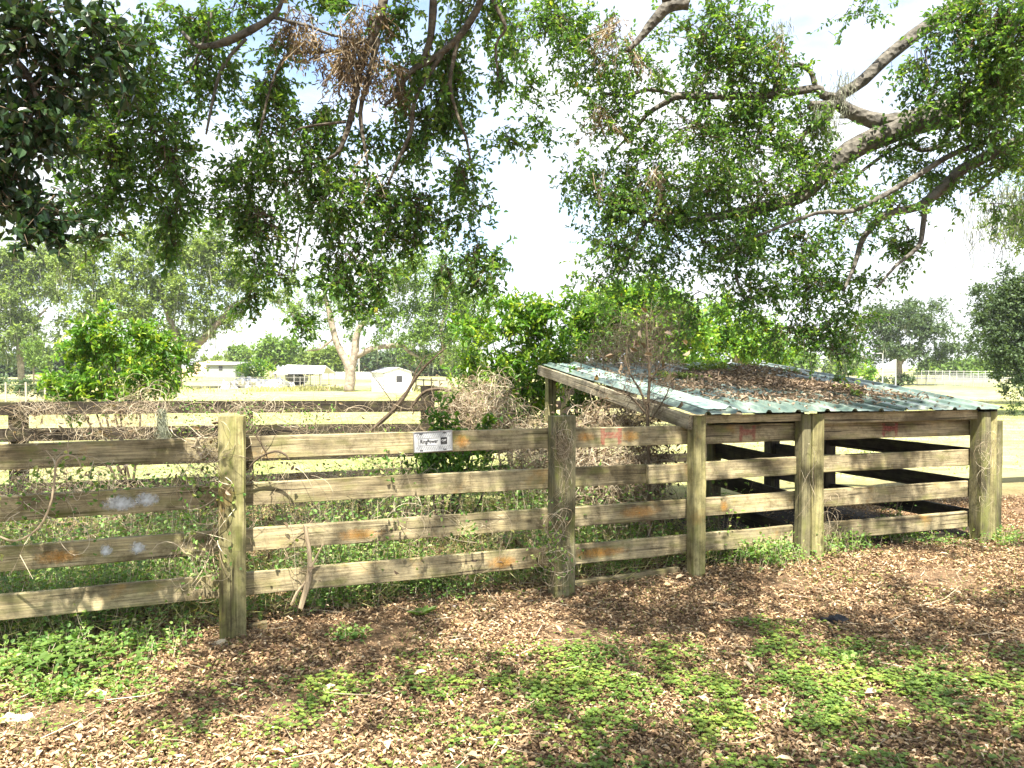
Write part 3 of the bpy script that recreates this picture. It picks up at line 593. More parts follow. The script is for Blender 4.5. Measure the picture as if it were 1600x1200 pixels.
def sprigs(ml, mt, C, D, tl, nl, ll, lw, up=(0, 0, 1.), tw=.0018, fold=.25, big=.0, shape='leaf'):
    n = len(C); tl_ = tl*(.6+.8*rng.random(n)); End = C+D*tl_[:, None]
    if mt is not None: prisms(mt, C-D*tl_[:, None]*.25, End, tw*1.5, tw*.6)
    t = np.tile(np.linspace(.1, 1., nl), (n, 1))+rng.normal(size=(n, nl))*.05
    B = C[:, None, :]+D[:, None, :]*(tl_[:, None]*t)[:, :, None]
    rd = rdir(n*nl).reshape(n, nl, 3); d = norm(D[:, None, :]*.55+rd*.9+np.array([0, 0, -.12]))
    Nn = norm(np.array(up)+rdir(n*nl).reshape(n, nl, 3)*.75)
    rn = np.clip(rng.random(n)[:, None]*.6+rng.random((n, nl))*.45-.02, 0, 1).ravel()
    s = (.65+.6*rng.random(n*nl))
    if shape == 'leaf': leaves(ml, B.reshape(-1, 3), d.reshape(-1, 3), Nn.reshape(-1, 3), ll*s, lw*s, fold, rn, curl=.08)
    else: quadsleaf(ml, B.reshape(-1, 3), d.reshape(-1, 3), Nn.reshape(-1, 3), ll*s, lw*s, rn)
def branchlets(ml, mt, blobs, Y, per, nspr, tl, nl, ll, lw, drop=.3, spread=.05, hang=.5, up=0., shape='leaf', tw=.0018, arch=.12, dscale=.9):
    for b in blobs:
        px, py, rx, ry = b[:4]; YY = b[4] if len(b) > 4 and b[4] else Y; dm = b[5] if len(b) > 5 else 1.
        c, r = blob(px, py, rx, ry, YY, dscale); nb = max(3, int(per*dm*rx*ry/1000)); S = c+inball(nb)*r*.4+[0, 0, r[2]*.45*hang]; T = c+norm(rdir(nb)*[1, 1, 1])*r*(.45+.65*rng.random(nb)**.6)[:, None]
        ln = np.linalg.norm(T-S, axis=1, keepdims=True); Mid = (S+T)/2+rdir(nb)*ln*.12+np.array([0, 0, 1.])*ln*arch
        def bz(t): return S[:, None]*((1-t)**2)[..., None]+2*Mid[:, None]*(t*(1-t))[..., None]+T[:, None]*(t**2)[..., None]
        tk = np.tile(np.linspace(0, 1, 6), (nb, 1)); Pk = bz(tk)
        for k in range(5): prisms(mt, Pk[:, k], Pk[:, k+1], .0055-.0009*k, .0046-.0009*k, np.full(nb, .5))
        t = 1-rng.random((nb, nspr))**1.3*.8; Cp = bz(t); tang = norm(T-S)[:, None]; Cp = (Cp+rng.normal(size=Cp.shape)*spread*(.4+t[..., None]*.8)).reshape(-1, 3)
        D = norm((tang*.7+rdir(nb*nspr).reshape(nb, nspr, 3)*.8).reshape(-1, 3)+[0, 0, up-drop]); sprigs(ml, mt, Cp, D, tl, nl, ll, lw, tw=tw, shape=shape)
def limb(name, pts, Y, mat, parent, sides=9, rough=.05, k=1.):
    """pts: (px, py, radius in px[, distance])"""
    P = []; r = []
    for q in pts:
        y = q[3] if len(q) > 3 else Y; P.append(at(q[0], q[1], y)); r.append(q[2]*y/1200*k)
    m = MB(); tube(m, P, r, sides, rough); return m.build(name, mat, parent, smooth=True), np.array(P)

# ------------------------------------------------------------------ the big oak on the right
YR = 7.6
ro = empty('live_oak', (10.5, 9.5, gz(10.5, 9.5)), 'large live oak whose thick mossy limbs reach in over the shed from the right', 'tree')
m = MB(); tube(m, [(10.5, 9.5, -.3), (10.3, 9.3, 1.2), (9.9, 9.1, 2.6), (9.2, 8.9, 3.6), (8.2, 8.5, 4.3)], [.62, .5, .46, .36, .26], 14, .04); m.build('trunk', M['bark'], ro, smooth=True)
m = MB(); tube(m, [(9.9, 9.1, 2.6), (9.6, 8.6, 4.2), (8.3, 8, 5.6), (6.5, 7.8, 6.2)], [.3, .26, .2, .12], 12, .04); m.build('limb', M['bark'], ro, smooth=True)
for pts in ([(2050, 45, 32, 8.5), (1720, 110, 28, 8.2), (1600, 140, 25, 8), (1500, 168, 23), (1400, 202, 19), (1330, 235, 16), (1290, 268, 13), (1250, 308, 11), (1180, 325, 8), (1080, 345, 5), (1000, 345, 3)],
            [(1640, -60, 13, 7.3), (1530, -10, 12), (1450, 40, 10.5), (1385, 90, 9.5), (1350, 125, 9), (1310, 153, 9), (1325, 172, 10), (1370, 190, 13), (1410, 190, 15), (1470, 172, 15)],
            [(1312, 155, 8), (1285, 148, 7), (1275, 138, 6.5), (1220, 147, 6.5), (1180, 150, 6.5), (1120, 150, 5.5), (1060, 150, 6), (1040, 160, 4.5), (1012, 178, 3.5), (990, 205, 2.6), (960, 235, 1.6)],
            [(1275, 138, 4.5), (1266, 112, 4), (1246, 101, 4), (1225, 115, 3.5), (1202, 150, 2.5)], [(1312, 162, 8), (1290, 165, 8), (1263, 164, 7)], [(1302, 170, 4), (1290, 190, 3.4), (1262, 205, 3), (1250, 222, 2.5)],
            [(1383, 200, 3), (1350, 184, 3), (1312, 183, 2.4)], [(1480, 225, 4), (1440, 235, 4), (1410, 225, 3), (1350, 265, 2.5), (1335, 280, 2)],
            [(1800, 150, 13, 7.2), (1650, 198, 11, 7.2), (1590, 222, 9.5, 7.2), (1540, 245, 9, 7.2), (1500, 268, 9, 7.2), (1465, 300, 8, 7.2), (1435, 323, 7, 7.2), (1385, 335, 5.5, 7.2), (1350, 370, 4.5, 7.2), (1335, 415, 3.5, 7.2), (1318, 455, 2, 7.2)],
            [(1560, 215, 5, 7), (1490, 240, 4.5, 7), (1440, 270, 4.5, 7), (1390, 300, 4.5, 7), (1330, 330, 4, 7), (1275, 333, 3, 7), (1180, 370, 2, 7)], [(1445, 325, 4, 7.2), (1442, 355, 4, 7.2), (1435, 385, 3.5, 7.2), (1400, 415, 2.5, 7.2), (1370, 450, 1.6, 7.2)],
            [(1575, 250, 3, 7.2), (1540, 290, 2.5, 7.2), (1515, 305, 1.6, 7.2)], [(1240, 315, 5), (1150, 340, 4), (1050, 330, 4), (1010, 345, 3), (985, 400, 2), (960, 440, 1.4)], [(1180, 325, 3), (1160, 380, 3), (1150, 430, 2.5), (1170, 480, 2)],
            [(1060, 150, 3), (1015, 140, 3), (975, 150, 3), (940, 145, 2)], [(1075, 6, 9, 7), (1045, 10, 10, 7), (1020, 35, 8, 7), (1000, 60, 5, 7), (980, 80, 3.5, 7)], [(1040, -40, 11, 7), (1045, 5, 10, 7)]):
    limb('limb', pts, YR, M['bark'], ro, 10)
br = [(860, 55, 70, 75, 7.2), (835, 150, 25, 45, 7.2), (845, 200, 10, 20, 7.2, .6), (925, 95, 60, 60), (950, 190, 55, 60), (1000, 110, 60, 40), (1085, 60, 65, 50), (1130, 115, 75, 60), (1200, 115, 70, 50), (1150, 60, 60, 50), (1180, 180, 60, 40),
      (905, 280, 30, 50, 0, .55), (950, 300, 50, 60, 0, .9), (1010, 265, 65, 55), (1080, 210, 80, 60), (1180, 235, 80, 70), (1265, 225, 50, 50), (1000, 345, 95, 60), (1100, 310, 110, 60), (1200, 310, 95, 60), (1290, 290, 60, 60),
      (965, 385, 65, 40), (940, 440, 40, 30), (1080, 390, 85, 55), (1170, 400, 80, 60), (1250, 395, 60, 55), (1330, 355, 55, 45, 7.2, .7), (1395, 325, 45, 40, 7.2, .7), (1180, 470, 65, 50), (1265, 460, 55, 55), (1300, 520, 55, 40), (1345, 440, 40, 40, 0, .6), (1390, 400, 40, 40, 0, .7),
      (1235, 525, 55, 35), (1300, 555, 45, 22), (1090, 470, 50, 40, 0, .5), (1030, 440, 60, 35, 0, .6), (1440, 110, 40, 80, 7, .8), (1515, 170, 75, 70, 6.8, 1.7), (1565, 70, 60, 100, 6.6, 1.7), (1500, 50, 50, 50, 6.8, 1.4), (1545, 260, 55, 40, 7), (1455, 265, 60, 45, 0, .8), (1500, 300, 50, 35, 0, .6), (1330, 25, 50, 22, 0, .7), (1120, 8, 40, 25),
      (1650, 150, 90, 130, 7), (1720, 60, 100, 120, 7), (1420, 365, 25, 30, 0, .6), (1335, 490, 30, 40, 0, .7), (1560, 330, 40, 30, 8, .5), (1380, 250, 60, 40, 0, .6), (1250, 190, 35, 30, 0, .5)]
ml = MB(); mt = MB(); branchlets(ml, mt, br, YR, 4.9, 9, .17, 9, .046, .024, .2)
ml.build('foliage', M['oak_leaf'], ro); mt.build('twigs', M['twig_dark'], ro)['kind'] = 'stuff'
ml = MB(); P, D = fill([(930, 190, 40, 50), (925, 260, 25, 40), (1030, 290, 25, 40, 0, .7), (1220, 60, 10, 20), (970, 60, 30, 40, 7)], YR-.3, 9, drop=1.1); mt = MB(); sprigs(ml, mt, P, D, .22, 8, .045, .013)
ml.build('dry_foliage', M['dry_leaf'], ro); mt.build('dry_twigs', M['twig'], ro)['kind'] = 'stuff'
def moss(parent, tops, Y, ln, n, wd=.006, name='moss', spread=.06):
    m = MB()
    for (px, py) in tops:
        c = at(px, py, Y); A = c+rng.normal(size=(n, 3))*np.array([spread, spread, spread*.4]); K = 6
        d = np.zeros((n, 3)); d[:, 2] = -1; l = ln*(.3+.9*rng.random(n))/K
        for k in range(K):
            d2 = norm(d+rng.normal(size=(n, 3))*.35); B = A+d2*l[:, None]; prisms(m, A, B, wd*.5*(1-k/K*.5), wd*.5*(1-(k+1)/K*.6)); A = B
    return tag(m.build(name, M['moss'], parent), kind='stuff')
moss(ro, [(1300, 175), (1318, 115), (1305, 160), (1225, 35), (1290, 185), (1178, 250), (1275, 165), (1150, 370), (1320, 130)], YR-.12, .28, 26, .006)
moss(ro, [(1565, 300), (1550, 345), (1590, 290)], 9, .6, 40, .01, spread=.2)

# ------------------------------------------------------------------ the oak overhead, trunk behind the camera
YL = 5.6
lo_ = empty('live_oak', (-5.2, -3.2, gz(-5.2, -3.2)), 'live oak whose leafy branches hang like curtains over the left fence', 'tree')
m = MB(); tube(m, [(-5.2, -3.2, -.3), (-5.1, -3.1, 1.5), (-5, -2.4, 3.2), (-4.6, .2, 5.0), (-3.2, 2.8, 5.9), (-1.2, 4.8, 6.0), (.3, 5.8, 5.2)], [.6, .48, .4, .24, .17, .12, .07], 14, .04); m.build('trunk', M['bark'], lo_, smooth=True)
for pts, rr in (([(-4.9, -1.8, 3.8), (-2.6, -1.8, 5.6), (1.5, -1.2, 6.3), (5, .8, 6.2)], [.16, .11, .07, .03]), ([(-4.6, .2, 5.), (-4.7, 2.5, 5.6), (-3.9, 5, 5.2), (-2.8, 5.8, 4.7)], [.14, .1, .07, .05]), ([(-3.2, 2.8, 5.9), (.2, 3.0, 6.3), (3.6, 3.2, 6.2)], [.08, .05, .03])):
    m = MB(); tube(m, pts, rr, 10, .04); m.build('limb', M['bark'], lo_, smooth=True)
for pts in ([(605, -60, 10), (598, 5, 9), (585, 50, 8), (562, 110, 7.5), (548, 185, 6), (530, 235, 4), (512, 248, 3)], [(590, 60, 6.5), (575, 125, 5), (563, 175, 4), (570, 230, 3), (575, 260, 2)],
            [(765, -40, 8), (745, 15, 7), (715, 60, 6.5), (682, 88, 6), (640, 115, 5), (618, 150, 4.5), (600, 165, 3)], [(690, 85, 5), (668, 120, 4.5), (647, 160, 4), (642, 205, 4), (622, 250, 3.5), (605, 290, 2)],
            [(678, -30, 7), (675, 40, 7), (665, 85, 5.5), (640, 115, 4)], [(445, -10, 3.5), (430, 22, 5), (395, 45, 7), (350, 66, 7.5), (310, 72, 5), (285, 50, 3)], [(430, 28, 3.5), (480, 40, 3), (520, 55, 2.6), (560, 62, 2)],
            [(580, 60, 3), (540, 75, 3.4), (500, 82, 3), (450, 85, 3), (425, 130, 2.6), (412, 180, 2.4), (405, 215, 2)], [(715, 65, 4), (703, 130, 3.4), (715, 180, 3), (728, 215, 2.6), (735, 250, 2)], [(385, 60, 3.4), (350, 100, 3.4), (335, 145, 3), (322, 210, 2)],
            [(190, 100, 2.5), (192, 150, 2.5), (185, 180, 2)], [(765, -10, 4), (780, 20, 4), (790, 45, 3), (775, 70, 2.5), (778, 120, 2)], [(470, 350, 1.5), (462, 400, 1.5), (455, 430, 1)], [(330, 20, 3), (322, 50, 2.5), (300, 110, 2)], [(540, 190, 3), (470, 200, 2), (455, 215, 1.5)]):
    limb('limb', pts, YL-.2, M['bark_dark'] if pts[0][0] > 500 else M['bark'], lo_, 8, k=.85)
bL = [(210, 90, 95, 65), (190, 170, 95, 80), (170, 250, 90, 70), (165, 320, 70, 60), (260, 250, 65, 100), (270, 330, 45, 55), (165, 375, 35, 32), (275, 375, 22, 25), (330, 110, 55, 70), (380, 20, 60, 30), (310, 40, 60, 45),
      (425, 150, 45, 60), (450, 60, 40, 30, 0, .6), (430, 210, 50, 60), (400, 290, 65, 55), (375, 335, 45, 45), (420, 360, 65, 45), (400, 410, 35, 28, 0, .7), (480, 280, 70, 60), (505, 190, 45, 55), (530, 330, 60, 70), (550, 400, 50, 60), (530, 450, 35, 50), (590, 440, 25, 40, 0, .8), (440, 440, 35, 45, 0, .6), (400, 470, 25, 25, 0, .6), (560, 480, 20, 15), (470, 500, 15, 20, 0, .5),
      (600, 300, 50, 60), (640, 120, 40, 70), (660, 210, 60, 65), (700, 90, 35, 90), (645, 330, 40, 60), (610, 370, 35, 40), (690, 160, 45, 60), (720, 280, 35, 60), (735, 350, 25, 40), (700, 350, 25, 35, 0, .8), (755, 390, 35, 28), (765, 420, 28, 30), (745, 445, 15, 20), (705, 430, 15, 35), (650, 375, 15, 20), (790, 215, 18, 22), (785, 40, 25, 50), (780, 110, 15, 40), (735, 20, 50, 35), (560, 20, 60, 30, 0, .6), (500, 10, 60, 25, 0, .6), (640, 20, 50, 40, 0, .8), (575, 240, 40, 40, 0, .8), (800, 60, 40, 60, 6.5)]
ml = MB(); mt = MB(); branchlets(ml, mt, bL, YL, 4.3, 9, .14, 9, .042, .022, .5, spread=.04)
# the crown overhead, above the picture, its clumps placed to throw the dappled shade on the yard
OV_P = []; OV_D = []
for gx_, gy_, r_ in ((-.8, 4.3, .8), (1.2, 4.9, .9), (2.8, 4.3, .8), (1.8, 2.9, .9), (.3, 3.1, .5), (4.4, 5.0, .8), (-3.1, 4.7, .8), (.3, 5.8, .7), (1.2, 6.1, .6), (3.3, 7.0, .7), (-2.2, 6.6, 1.0), (-4.6, 6, 1.1), (5.5, 6.8, .9), (6, 4, 1.1), (3.8, 2.2, .9), (-4.4, 2.4, .9), (2, 8, .9), (-.5, 7.6, .9), (-6, 4, 1), (-1.6, 1.2, .9)):
    zc = 5.7+.9*rng.random(); c = np.array([gx_, gy_-.523*zc, zc]); n = int(760*r_*r_); k_ = max(12, int(34*r_*r_)); sub_ = c+inball(k_)*np.array([1.2, 1.2, .5])*r_
    p = sub_[rng.integers(0, k_, n)]+rng.normal(size=(n, 3))*.13; OV_P.append(p); OV_D.append(norm(rdir(n)+np.array([0, 0, -.2])))
P2_ = np.concatenate(OV_P); D2_ = np.concatenate(OV_D)
sprigs(ml, mt, P2_, D2_, .2, 9, .055, .029)
ml.build('foliage', M['oak_leaf'], lo_); mt.build('twigs', M['twig_dark'], lo_)['kind'] = 'stuff'
ml = MB(); mt = MB(); P, D = fill([(470, 25, 40, 28), (520, 60, 50, 30), (570, 90, 45, 30), (605, 120, 25, 30), (480, 60, 20, 15), (575, 270, 15, 35, 0, .8), (560, 15, 40, 20)], YL-.2, 13, drop=1.1); sprigs(ml, mt, P, D, .2, 9, .045, .012)
ml.build('dry_foliage', M['dry_leaf'], lo_); mt.build('dry_twigs', M['twig'], lo_)['kind'] = 'stuff'

# nearer, darker branch at the upper left corner
nb = empty('leafy_tree', (-6.2, 2.4, gz(-6.2, 2.4)), 'dark broad-leaved tree hanging in close at the upper left corner', 'tree')
m = MB(); tube(m, [(-6.2, 2.4, -.2), (-6, 2.5, 1.4), (-5.3, 2.8, 2.9), (-4, 3.1, 3.5), (-2.6, 3.3, 3.7)], [.2, .16, .12, .07, .03], 10, .04); m.build('trunk', M['bark_dark'], nb, smooth=True)
limb('limb', [(-200, 60, 12), (-60, 70, 9), (20, 90, 6), (60, 160, 4), (50, 240, 3)], 3.4, M['bark_dark'], nb)
NBB = [(40, 60, 95, 80), (60, 140, 75, 80), (30, 220, 75, 80), (20, 300, 60, 45), (75, 340, 22, 20, 0, .7), (120, 30, 70, 35, 0, .7), (25, 345, 35, 22), (-80, 120, 80, 160), (-60, 260, 70, 100), (150, 90, 30, 25, 0, .4)]
ml = MB(); mt = MB(); branchlets(ml, mt, NBB, 3.4, 1.5, 9, .13, 8, .052, .028, .3, spread=.04); ml.build('foliage', M['oak_leaf_dark'], nb); mt.build('twigs', M['twig_dark'], nb)['kind'] = 'stuff'

# ------------------------------------------------------------------ trees and bushes further off
def far_tree(label, base, Y, blobs, mat, trunk=None, limbs=(), leaf=.16, dens=26, nl=6, group=None, cat='tree', name='oak_tree', moss_tops=None, barkm='bark_far', sp=.32, cut=-.3, mossl=2., clump=.55):
    bx = at(base[0], 580, Y)[0]; e = empty(name, (bx, Y, float(gz(bx, Y))), label, cat, group)
    bz = 575+(CAMZ-float(gz(bx, Y)))*1200/Y+2
    if trunk: limb('trunk', [(trunk[0][0], bz, trunk[0][1])]+[t for t in trunk[1:]], Y, M[barkm], e, 9, .06)
    for l in limbs: limb('limb', l, Y, M[barkm], e, 7, .05)
    blobs = [(b[0], b[1], b[2]*1.12, b[3]*1.15, *b[4:]) for b in blobs]; P, D = fill(blobs, Y, dens*3.3, cut=cut-.55, nscale=2.4, clump=.42, nper=70); ml = MB()
    P[:, 2] = np.maximum(P[:, 2], gz(P[:, 0], P[:, 1])+.15)
    sprigs(ml, None, P, D, sp, nl, leaf, leaf*.62, shape='quad'); ml.build('crown', M[mat], e)
    if moss_tops:
        m = MB(); n = 0; idx = rng.integers(0, len(P), moss_tops//6); idx = np.repeat(idx, 2); A = P[idx]+rng.normal(size=(len(idx), 3))*.12; K = 3; l = mossl*(.3+rng.random(len(A)))/K
        for k in range(K):
            B = A+norm(rng.normal(size=A.shape)*.12+np.array([0, 0, -1]))*l[:, None]
            quadsleaf(m, A+[0, 0, .1], B-A-[0, 0, .1], rdir(len(A)), l*1.2, .09*(1-k*.25)*(Y/60)); A = B
        tag(m.build('moss', M['moss'], e), kind='stuff')
    return e
far_tree('tall moss-draped oak at the far left edge above the pasture fence', (32, 580), 88, [(15, 400, 55, 35), (70, 405, 45, 40), (15, 460, 50, 50), (60, 470, 45, 50), (-50, 450, 60, 70), (20, 530, 45, 35), (70, 540, 22, 30), (100, 430, 30, 35), (45, 505, 40, 30)], 'far_leaf',
         [(33, 5), (32, 560, 4.5), (28, 520, 4), (20, 470, 2.5)], [[(30, 530, 3), (50, 505, 2), (75, 480, 1.2)], [(28, 540, 3), (10, 515, 2), (-20, 500, 1)]], moss_tops=900, leaf=.3, mossl=2.6)
far_tree('wide moss-hung oak behind the left bush with a leaning bare limb', (278, 585), 66, [(140, 410, 50, 40), (190, 395, 50, 38), (240, 400, 50, 40), (295, 375, 38, 40), (340, 385, 45, 45), (370, 440, 35, 35), (310, 440, 55, 45), (250, 460, 50, 40), (190, 450, 50, 40), (140, 470, 40, 35), (330, 490, 35, 30), (290, 520, 35, 35), (395, 450, 25, 22, 0, .6), (300, 565, 22, 25, 0, .7), (230, 500, 45, 25), (110, 400, 30, 30), (160, 510, 25, 20, 0, .7), (370, 500, 14, 20, 0, .5), (440, 440, 30, 30, 0, .5), (455, 480, 16, 30, 0, .5)], 'far_leaf',
         [(278, 7), (277, 560, 6), (275, 525, 5.5), (262, 490, 4), (250, 450, 3)], [[(290, 560, 6.5), (306, 540, 6.5), (325, 522, 5.5), (345, 500, 4.5), (365, 480, 3.5), (392, 464, 2)], [(345, 500, 2), (360, 478, 1.6), (372, 470, 1)], [(262, 500, 3), (272, 470, 2), (290, 440, 1.5)]], moss_tops=1500, leaf=.24, mossl=2.2)
far_tree('forked pale-barked oak standing in the pasture between carport and white shed', (545, 605), 59, [(620, 440, 42, 40), (665, 425, 45, 35), (710, 440, 35, 40), (640, 490, 50, 40), (695, 495, 45, 45), (590, 470, 28, 40, 0, .6), (660, 540, 50, 28, 0, .8), (715, 545, 30, 30), (495, 480, 40, 30, 0, .5), (480, 505, 30, 20, 0, .4), (545, 505, 25, 18, 0, .5), (600, 530, 30, 20, 0, .4), (735, 480, 30, 40), (505, 440, 30, 30, 0, .6), (760, 520, 20, 30)], 'far_leaf_light',
         [(545, 9), (547, 585, 8), (546, 572, 8.5), (538, 560, 5.5), (526, 535, 5), (518, 505, 5), (513, 480, 4), (500, 440, 2)], [[(548, 575, 7), (554, 555, 6.5), (556, 530, 5.5), (562, 512, 5), (578, 490, 4), (600, 455, 2)], [(554, 558, 5), (580, 545, 4.5), (605, 541, 4), (628, 540, 3.5), (640, 550, 3), (660, 560, 2)], [(690, 570, 3.5), (693, 540, 4), (688, 520, 3.5), (694, 500, 3), (700, 470, 2)], [(520, 530, 2), (500, 545, 1.6), (480, 548, 1)]], moss_tops=900, leaf=.2, mossl=1.6)
far_tree('broad dark-trunked oak beyond the shed roof beside the lamp post', (1405, 592), 76, [(1400, 500, 60, 30), (1350, 520, 50, 32), (1450, 515, 55, 34), (1485, 545, 40, 25), (1310, 545, 38, 28), (1400, 545, 60, 25), (1340, 565, 30, 12, 0, .6), (1460, 562, 30, 10, 0, .7), (1430, 485, 35, 18), (1370, 490, 30, 18)], 'far_leaf_dark',
         [(1405, 6), (1404, 575, 5), (1406, 558, 4.5), (1402, 530, 3)], [[(1404, 572, 3), (1418, 556, 2.5), (1440, 548, 1.5)], [(1404, 565, 2.5), (1385, 550, 2), (1365, 540, 1)]], moss_tops=300, leaf=.26, dens=24, mossl=1.3)
far_tree('leafy oak at the right edge hanging low beyond the shed', (1720, 600), 27, [(1575, 440, 35, 30), (1600, 480, 60, 45), (1555, 475, 35, 28), (1590, 530, 60, 40), (1550, 540, 28, 25, 0, .8), (1640, 500, 70, 70), (1595, 570, 40, 22), (1590, 610, 18, 22, 0, .6), (1700, 480, 80, 80), (1590, 640, 10, 12, 0, .4)], 'far_leaf_dark',
         [(1720, 18), (1715, 560, 15), (1700, 500, 10)], [[(1712, 560, 8), (1650, 525, 6), (1600, 510, 3)]], moss_tops=120, leaf=.10, sp=.22, dens=34, mossl=.5, name='oak_tree')
far_tree('pale hazy treetop with hanging moss high at the right edge', (1760, 600), 34, [(1590, 320, 36, 38, 0, .7), (1560, 360, 28, 16, 0, .5), (1600, 375, 25, 20, 0, .6), (1640, 300, 60, 80), (1595, 260, 22, 28, 0, .6), (1700, 350, 80, 90)], 'far_leaf',
         [(1760, 16), (1755, 520, 13), (1730, 420, 9), (1690, 350, 5)], [[(1740, 440, 6), (1660, 370, 3.5), (1600, 345, 1.5)]], moss_tops=200, leaf=.12, sp=.25, dens=22, mossl=.9)
far_tree('rounded bright green tree just behind the left end of the shed roof', (985, 600), 19, [(960, 480, 48, 32), (1005, 470, 45, 32), (1040, 500, 50, 38), (985, 520, 55, 40), (935, 510, 30, 30), (1075, 520, 40, 35), (1020, 550, 60, 25)], 'bush_bright', [(985, 10), (988, 560, 9), (990, 500, 5)], leaf=.10, sp=.2, dens=30, name='tree', cut=-.4)
far_tree('lower bright green tree behind the middle of the shed roof', (1150, 600), 21, [(1120, 500, 42, 32), (1150, 535, 55, 28), (1195, 545, 42, 22), (1100, 545, 50, 25), (1190, 510, 25, 22, 0, .7), (1225, 555, 20, 14)], 'bush_bright', [(1150, 9), (1152, 560, 8), (1150, 510, 4)], leaf=.10, sp=.2, dens=30, name='tree', cut=-.4)
# far tree line, each tree its own
tl = [(150, 552, 50, 26, 'far_leaf_light', 'pale green tree glimpsed behind the bright left bush'), (235, 556, 40, 20, 'far_leaf_light', 'soft green tree seen between the bush and the leaning oak limb'), (430, 545, 34, 16, 'far_leaf_light', 'round pale green tree behind the carport'), (375, 553, 22, 11, 'far_leaf_light', 'small pale tree left of the carport on the skyline'), (480, 560, 30, 14, 'far_leaf', 'grey-green tree between carport and forked oak'), (515, 556, 26, 17, 'far_leaf', 'dull green tree just left of the forked oak trunk'),
      (585, 562, 32, 16, 'far_leaf_dark', 'dark tree above the left of the white shed'), (625, 560, 32, 18, 'far_leaf_dark', 'dark tree right above the white shed'), (665, 565, 30, 15, 'far_leaf_dark', 'dark tree just right of the white shed'), (60, 560, 40, 22, 'far_leaf_dark', 'dark tree beyond the left pasture behind the vine-covered fence'), (100, 560, 30, 18, 'far_leaf_dark', 'dark tree seen left of the bright bush'),
      (1250, 560, 30, 12, 'far_leaf_light', 'pale tree peeping over the shed roof'), (1460, 572, 34, 10, 'far_leaf_light', 'yellowish tree right of the broad oak trunk'), (1520, 572, 38, 10, 'far_leaf_light', 'yellow-green tree behind the white rail fence'), (1580, 568, 40, 14, 'far_leaf', 'dull tree behind the chain-link fence at the right edge'), (1320, 565, 30, 14, 'far_leaf', 'grey-green tree left of the lamp post'),
      (5, 572, 30, 14, 'far_leaf_dark', 'dark tree at the left edge of the skyline'), (340, 565, 24, 7, 'far_leaf', 'thin grey-green tree line top behind the white house'), (720, 560, 40, 20, 'far_leaf', 'grey-green tree behind the privet bush'), (-50, 560, 50, 25, 'far_leaf_dark', 'dark tree outside the left of the pasture'), (1650, 565, 50, 20, 'far_leaf', 'dull tree past the right end of the chain-link fence')]
for i, (px, py, rx, ry, mt_, lb) in enumerate(tl):
    Y = 120+14*math.sin(i*2.3)
    bl_ = [(px-rx*.4, py+ry*.2, rx*.6, ry*.8), (px+rx*.4, py+ry*.25, rx*.6, ry*.75), (px, py-ry*.2, rx*.55, ry*.8), (px, py+ry*.8, rx*.8, ry*.6)]
    far_tree(lb, (px, 580), Y, bl_, mt_, [(px, 2), (px+1, py+ry*.5, 1.6), (px, py, 1)], leaf=.55, sp=.7, dens=70, nl=5, group='trees along the far side of the pasture', name='distant_tree')
far_tree('round yellow-green shrub growing left of the carport', (398, 590), 74, [(385, 575, 16, 12), (408, 572, 18, 13), (398, 583, 26, 9)], 'bush_bright', None, leaf=.2, dens=50, cat='shrub', name='shrub')
far_tree('small bright green shrub behind the right part of the shed roof', (1355, 590), 62, [(1355, 580, 14, 10), (1350, 586, 10, 6)], 'bush_bright', None, leaf=.2, dens=50, cat='shrub', name='shrub')
far_tree('dark low bush at the foot of the broad oak', (1400, 594), 74, [(1385, 593, 12, 4), (1412, 592, 16, 6)], 'far_leaf_dark', None, leaf=.2, dens=90, cat='shrub', name='shrub')
far_tree('bright green sapling standing below the far left oak', (55, 585), 70, [(50, 545, 14, 22), (58, 565, 12, 14)], 'far_leaf_light', [(53, 1.5), (52, 560, 1.2)], leaf=.2, dens=40, cat='tree', name='sapling')

def bush(label, base, Y, blobs, mat, leaf, wd, dens, nl=8, sp=.14, stems=6, name='bush', cat='bush', cut=-.35):
    p = at(base[0], 600, Y); gzv = float(gz(p[0], Y)); e = empty(name, (p[0], Y, gzv), label, cat)
    P, D = fill(blobs, Y, dens*1.1, cut=cut-.35, drop=-.15); P[:, 2] = np.maximum(P[:, 2], gz(P[:, 0], P[:, 1])+.05); ml = MB(); mt = MB(); sprigs(ml, mt, P, D, sp, nl, leaf, wd, tw=.0016)
    for b in blobs[:stems]:
        c = at(b[0], b[1], Y); s = np.array([p[0]+rng.normal()*.05, Y+rng.normal()*.05, gzv-.05]); mid = (s+c)/2+rng.normal(size=3)*.06
        tube(mt, [s, mid, c], [.018, .012, .005], 6, .05)
    ml.build('foliage', M[mat], e); mt.build('stems', M['twig_dark'], e, smooth=False); return e
bush('glossy green bush with yellowing left side growing through the back fence on the left', (207, 640), 9.1, [(145, 525, 30, 22), (175, 520, 25, 22), (215, 525, 35, 22), (125, 555, 28, 25), (105, 595, 24, 35), (165, 560, 40, 28), (235, 545, 26, 22), (150, 600, 45, 30), (205, 585, 45, 35), (250, 595, 30, 28), (180, 625, 60, 18), (270, 540, 18, 20, 0, .6), (260, 560, 20, 20), (115, 630, 30, 20), (165, 495, 8, 16)], 'bush_bright', .075, .028, 17, sp=.13)
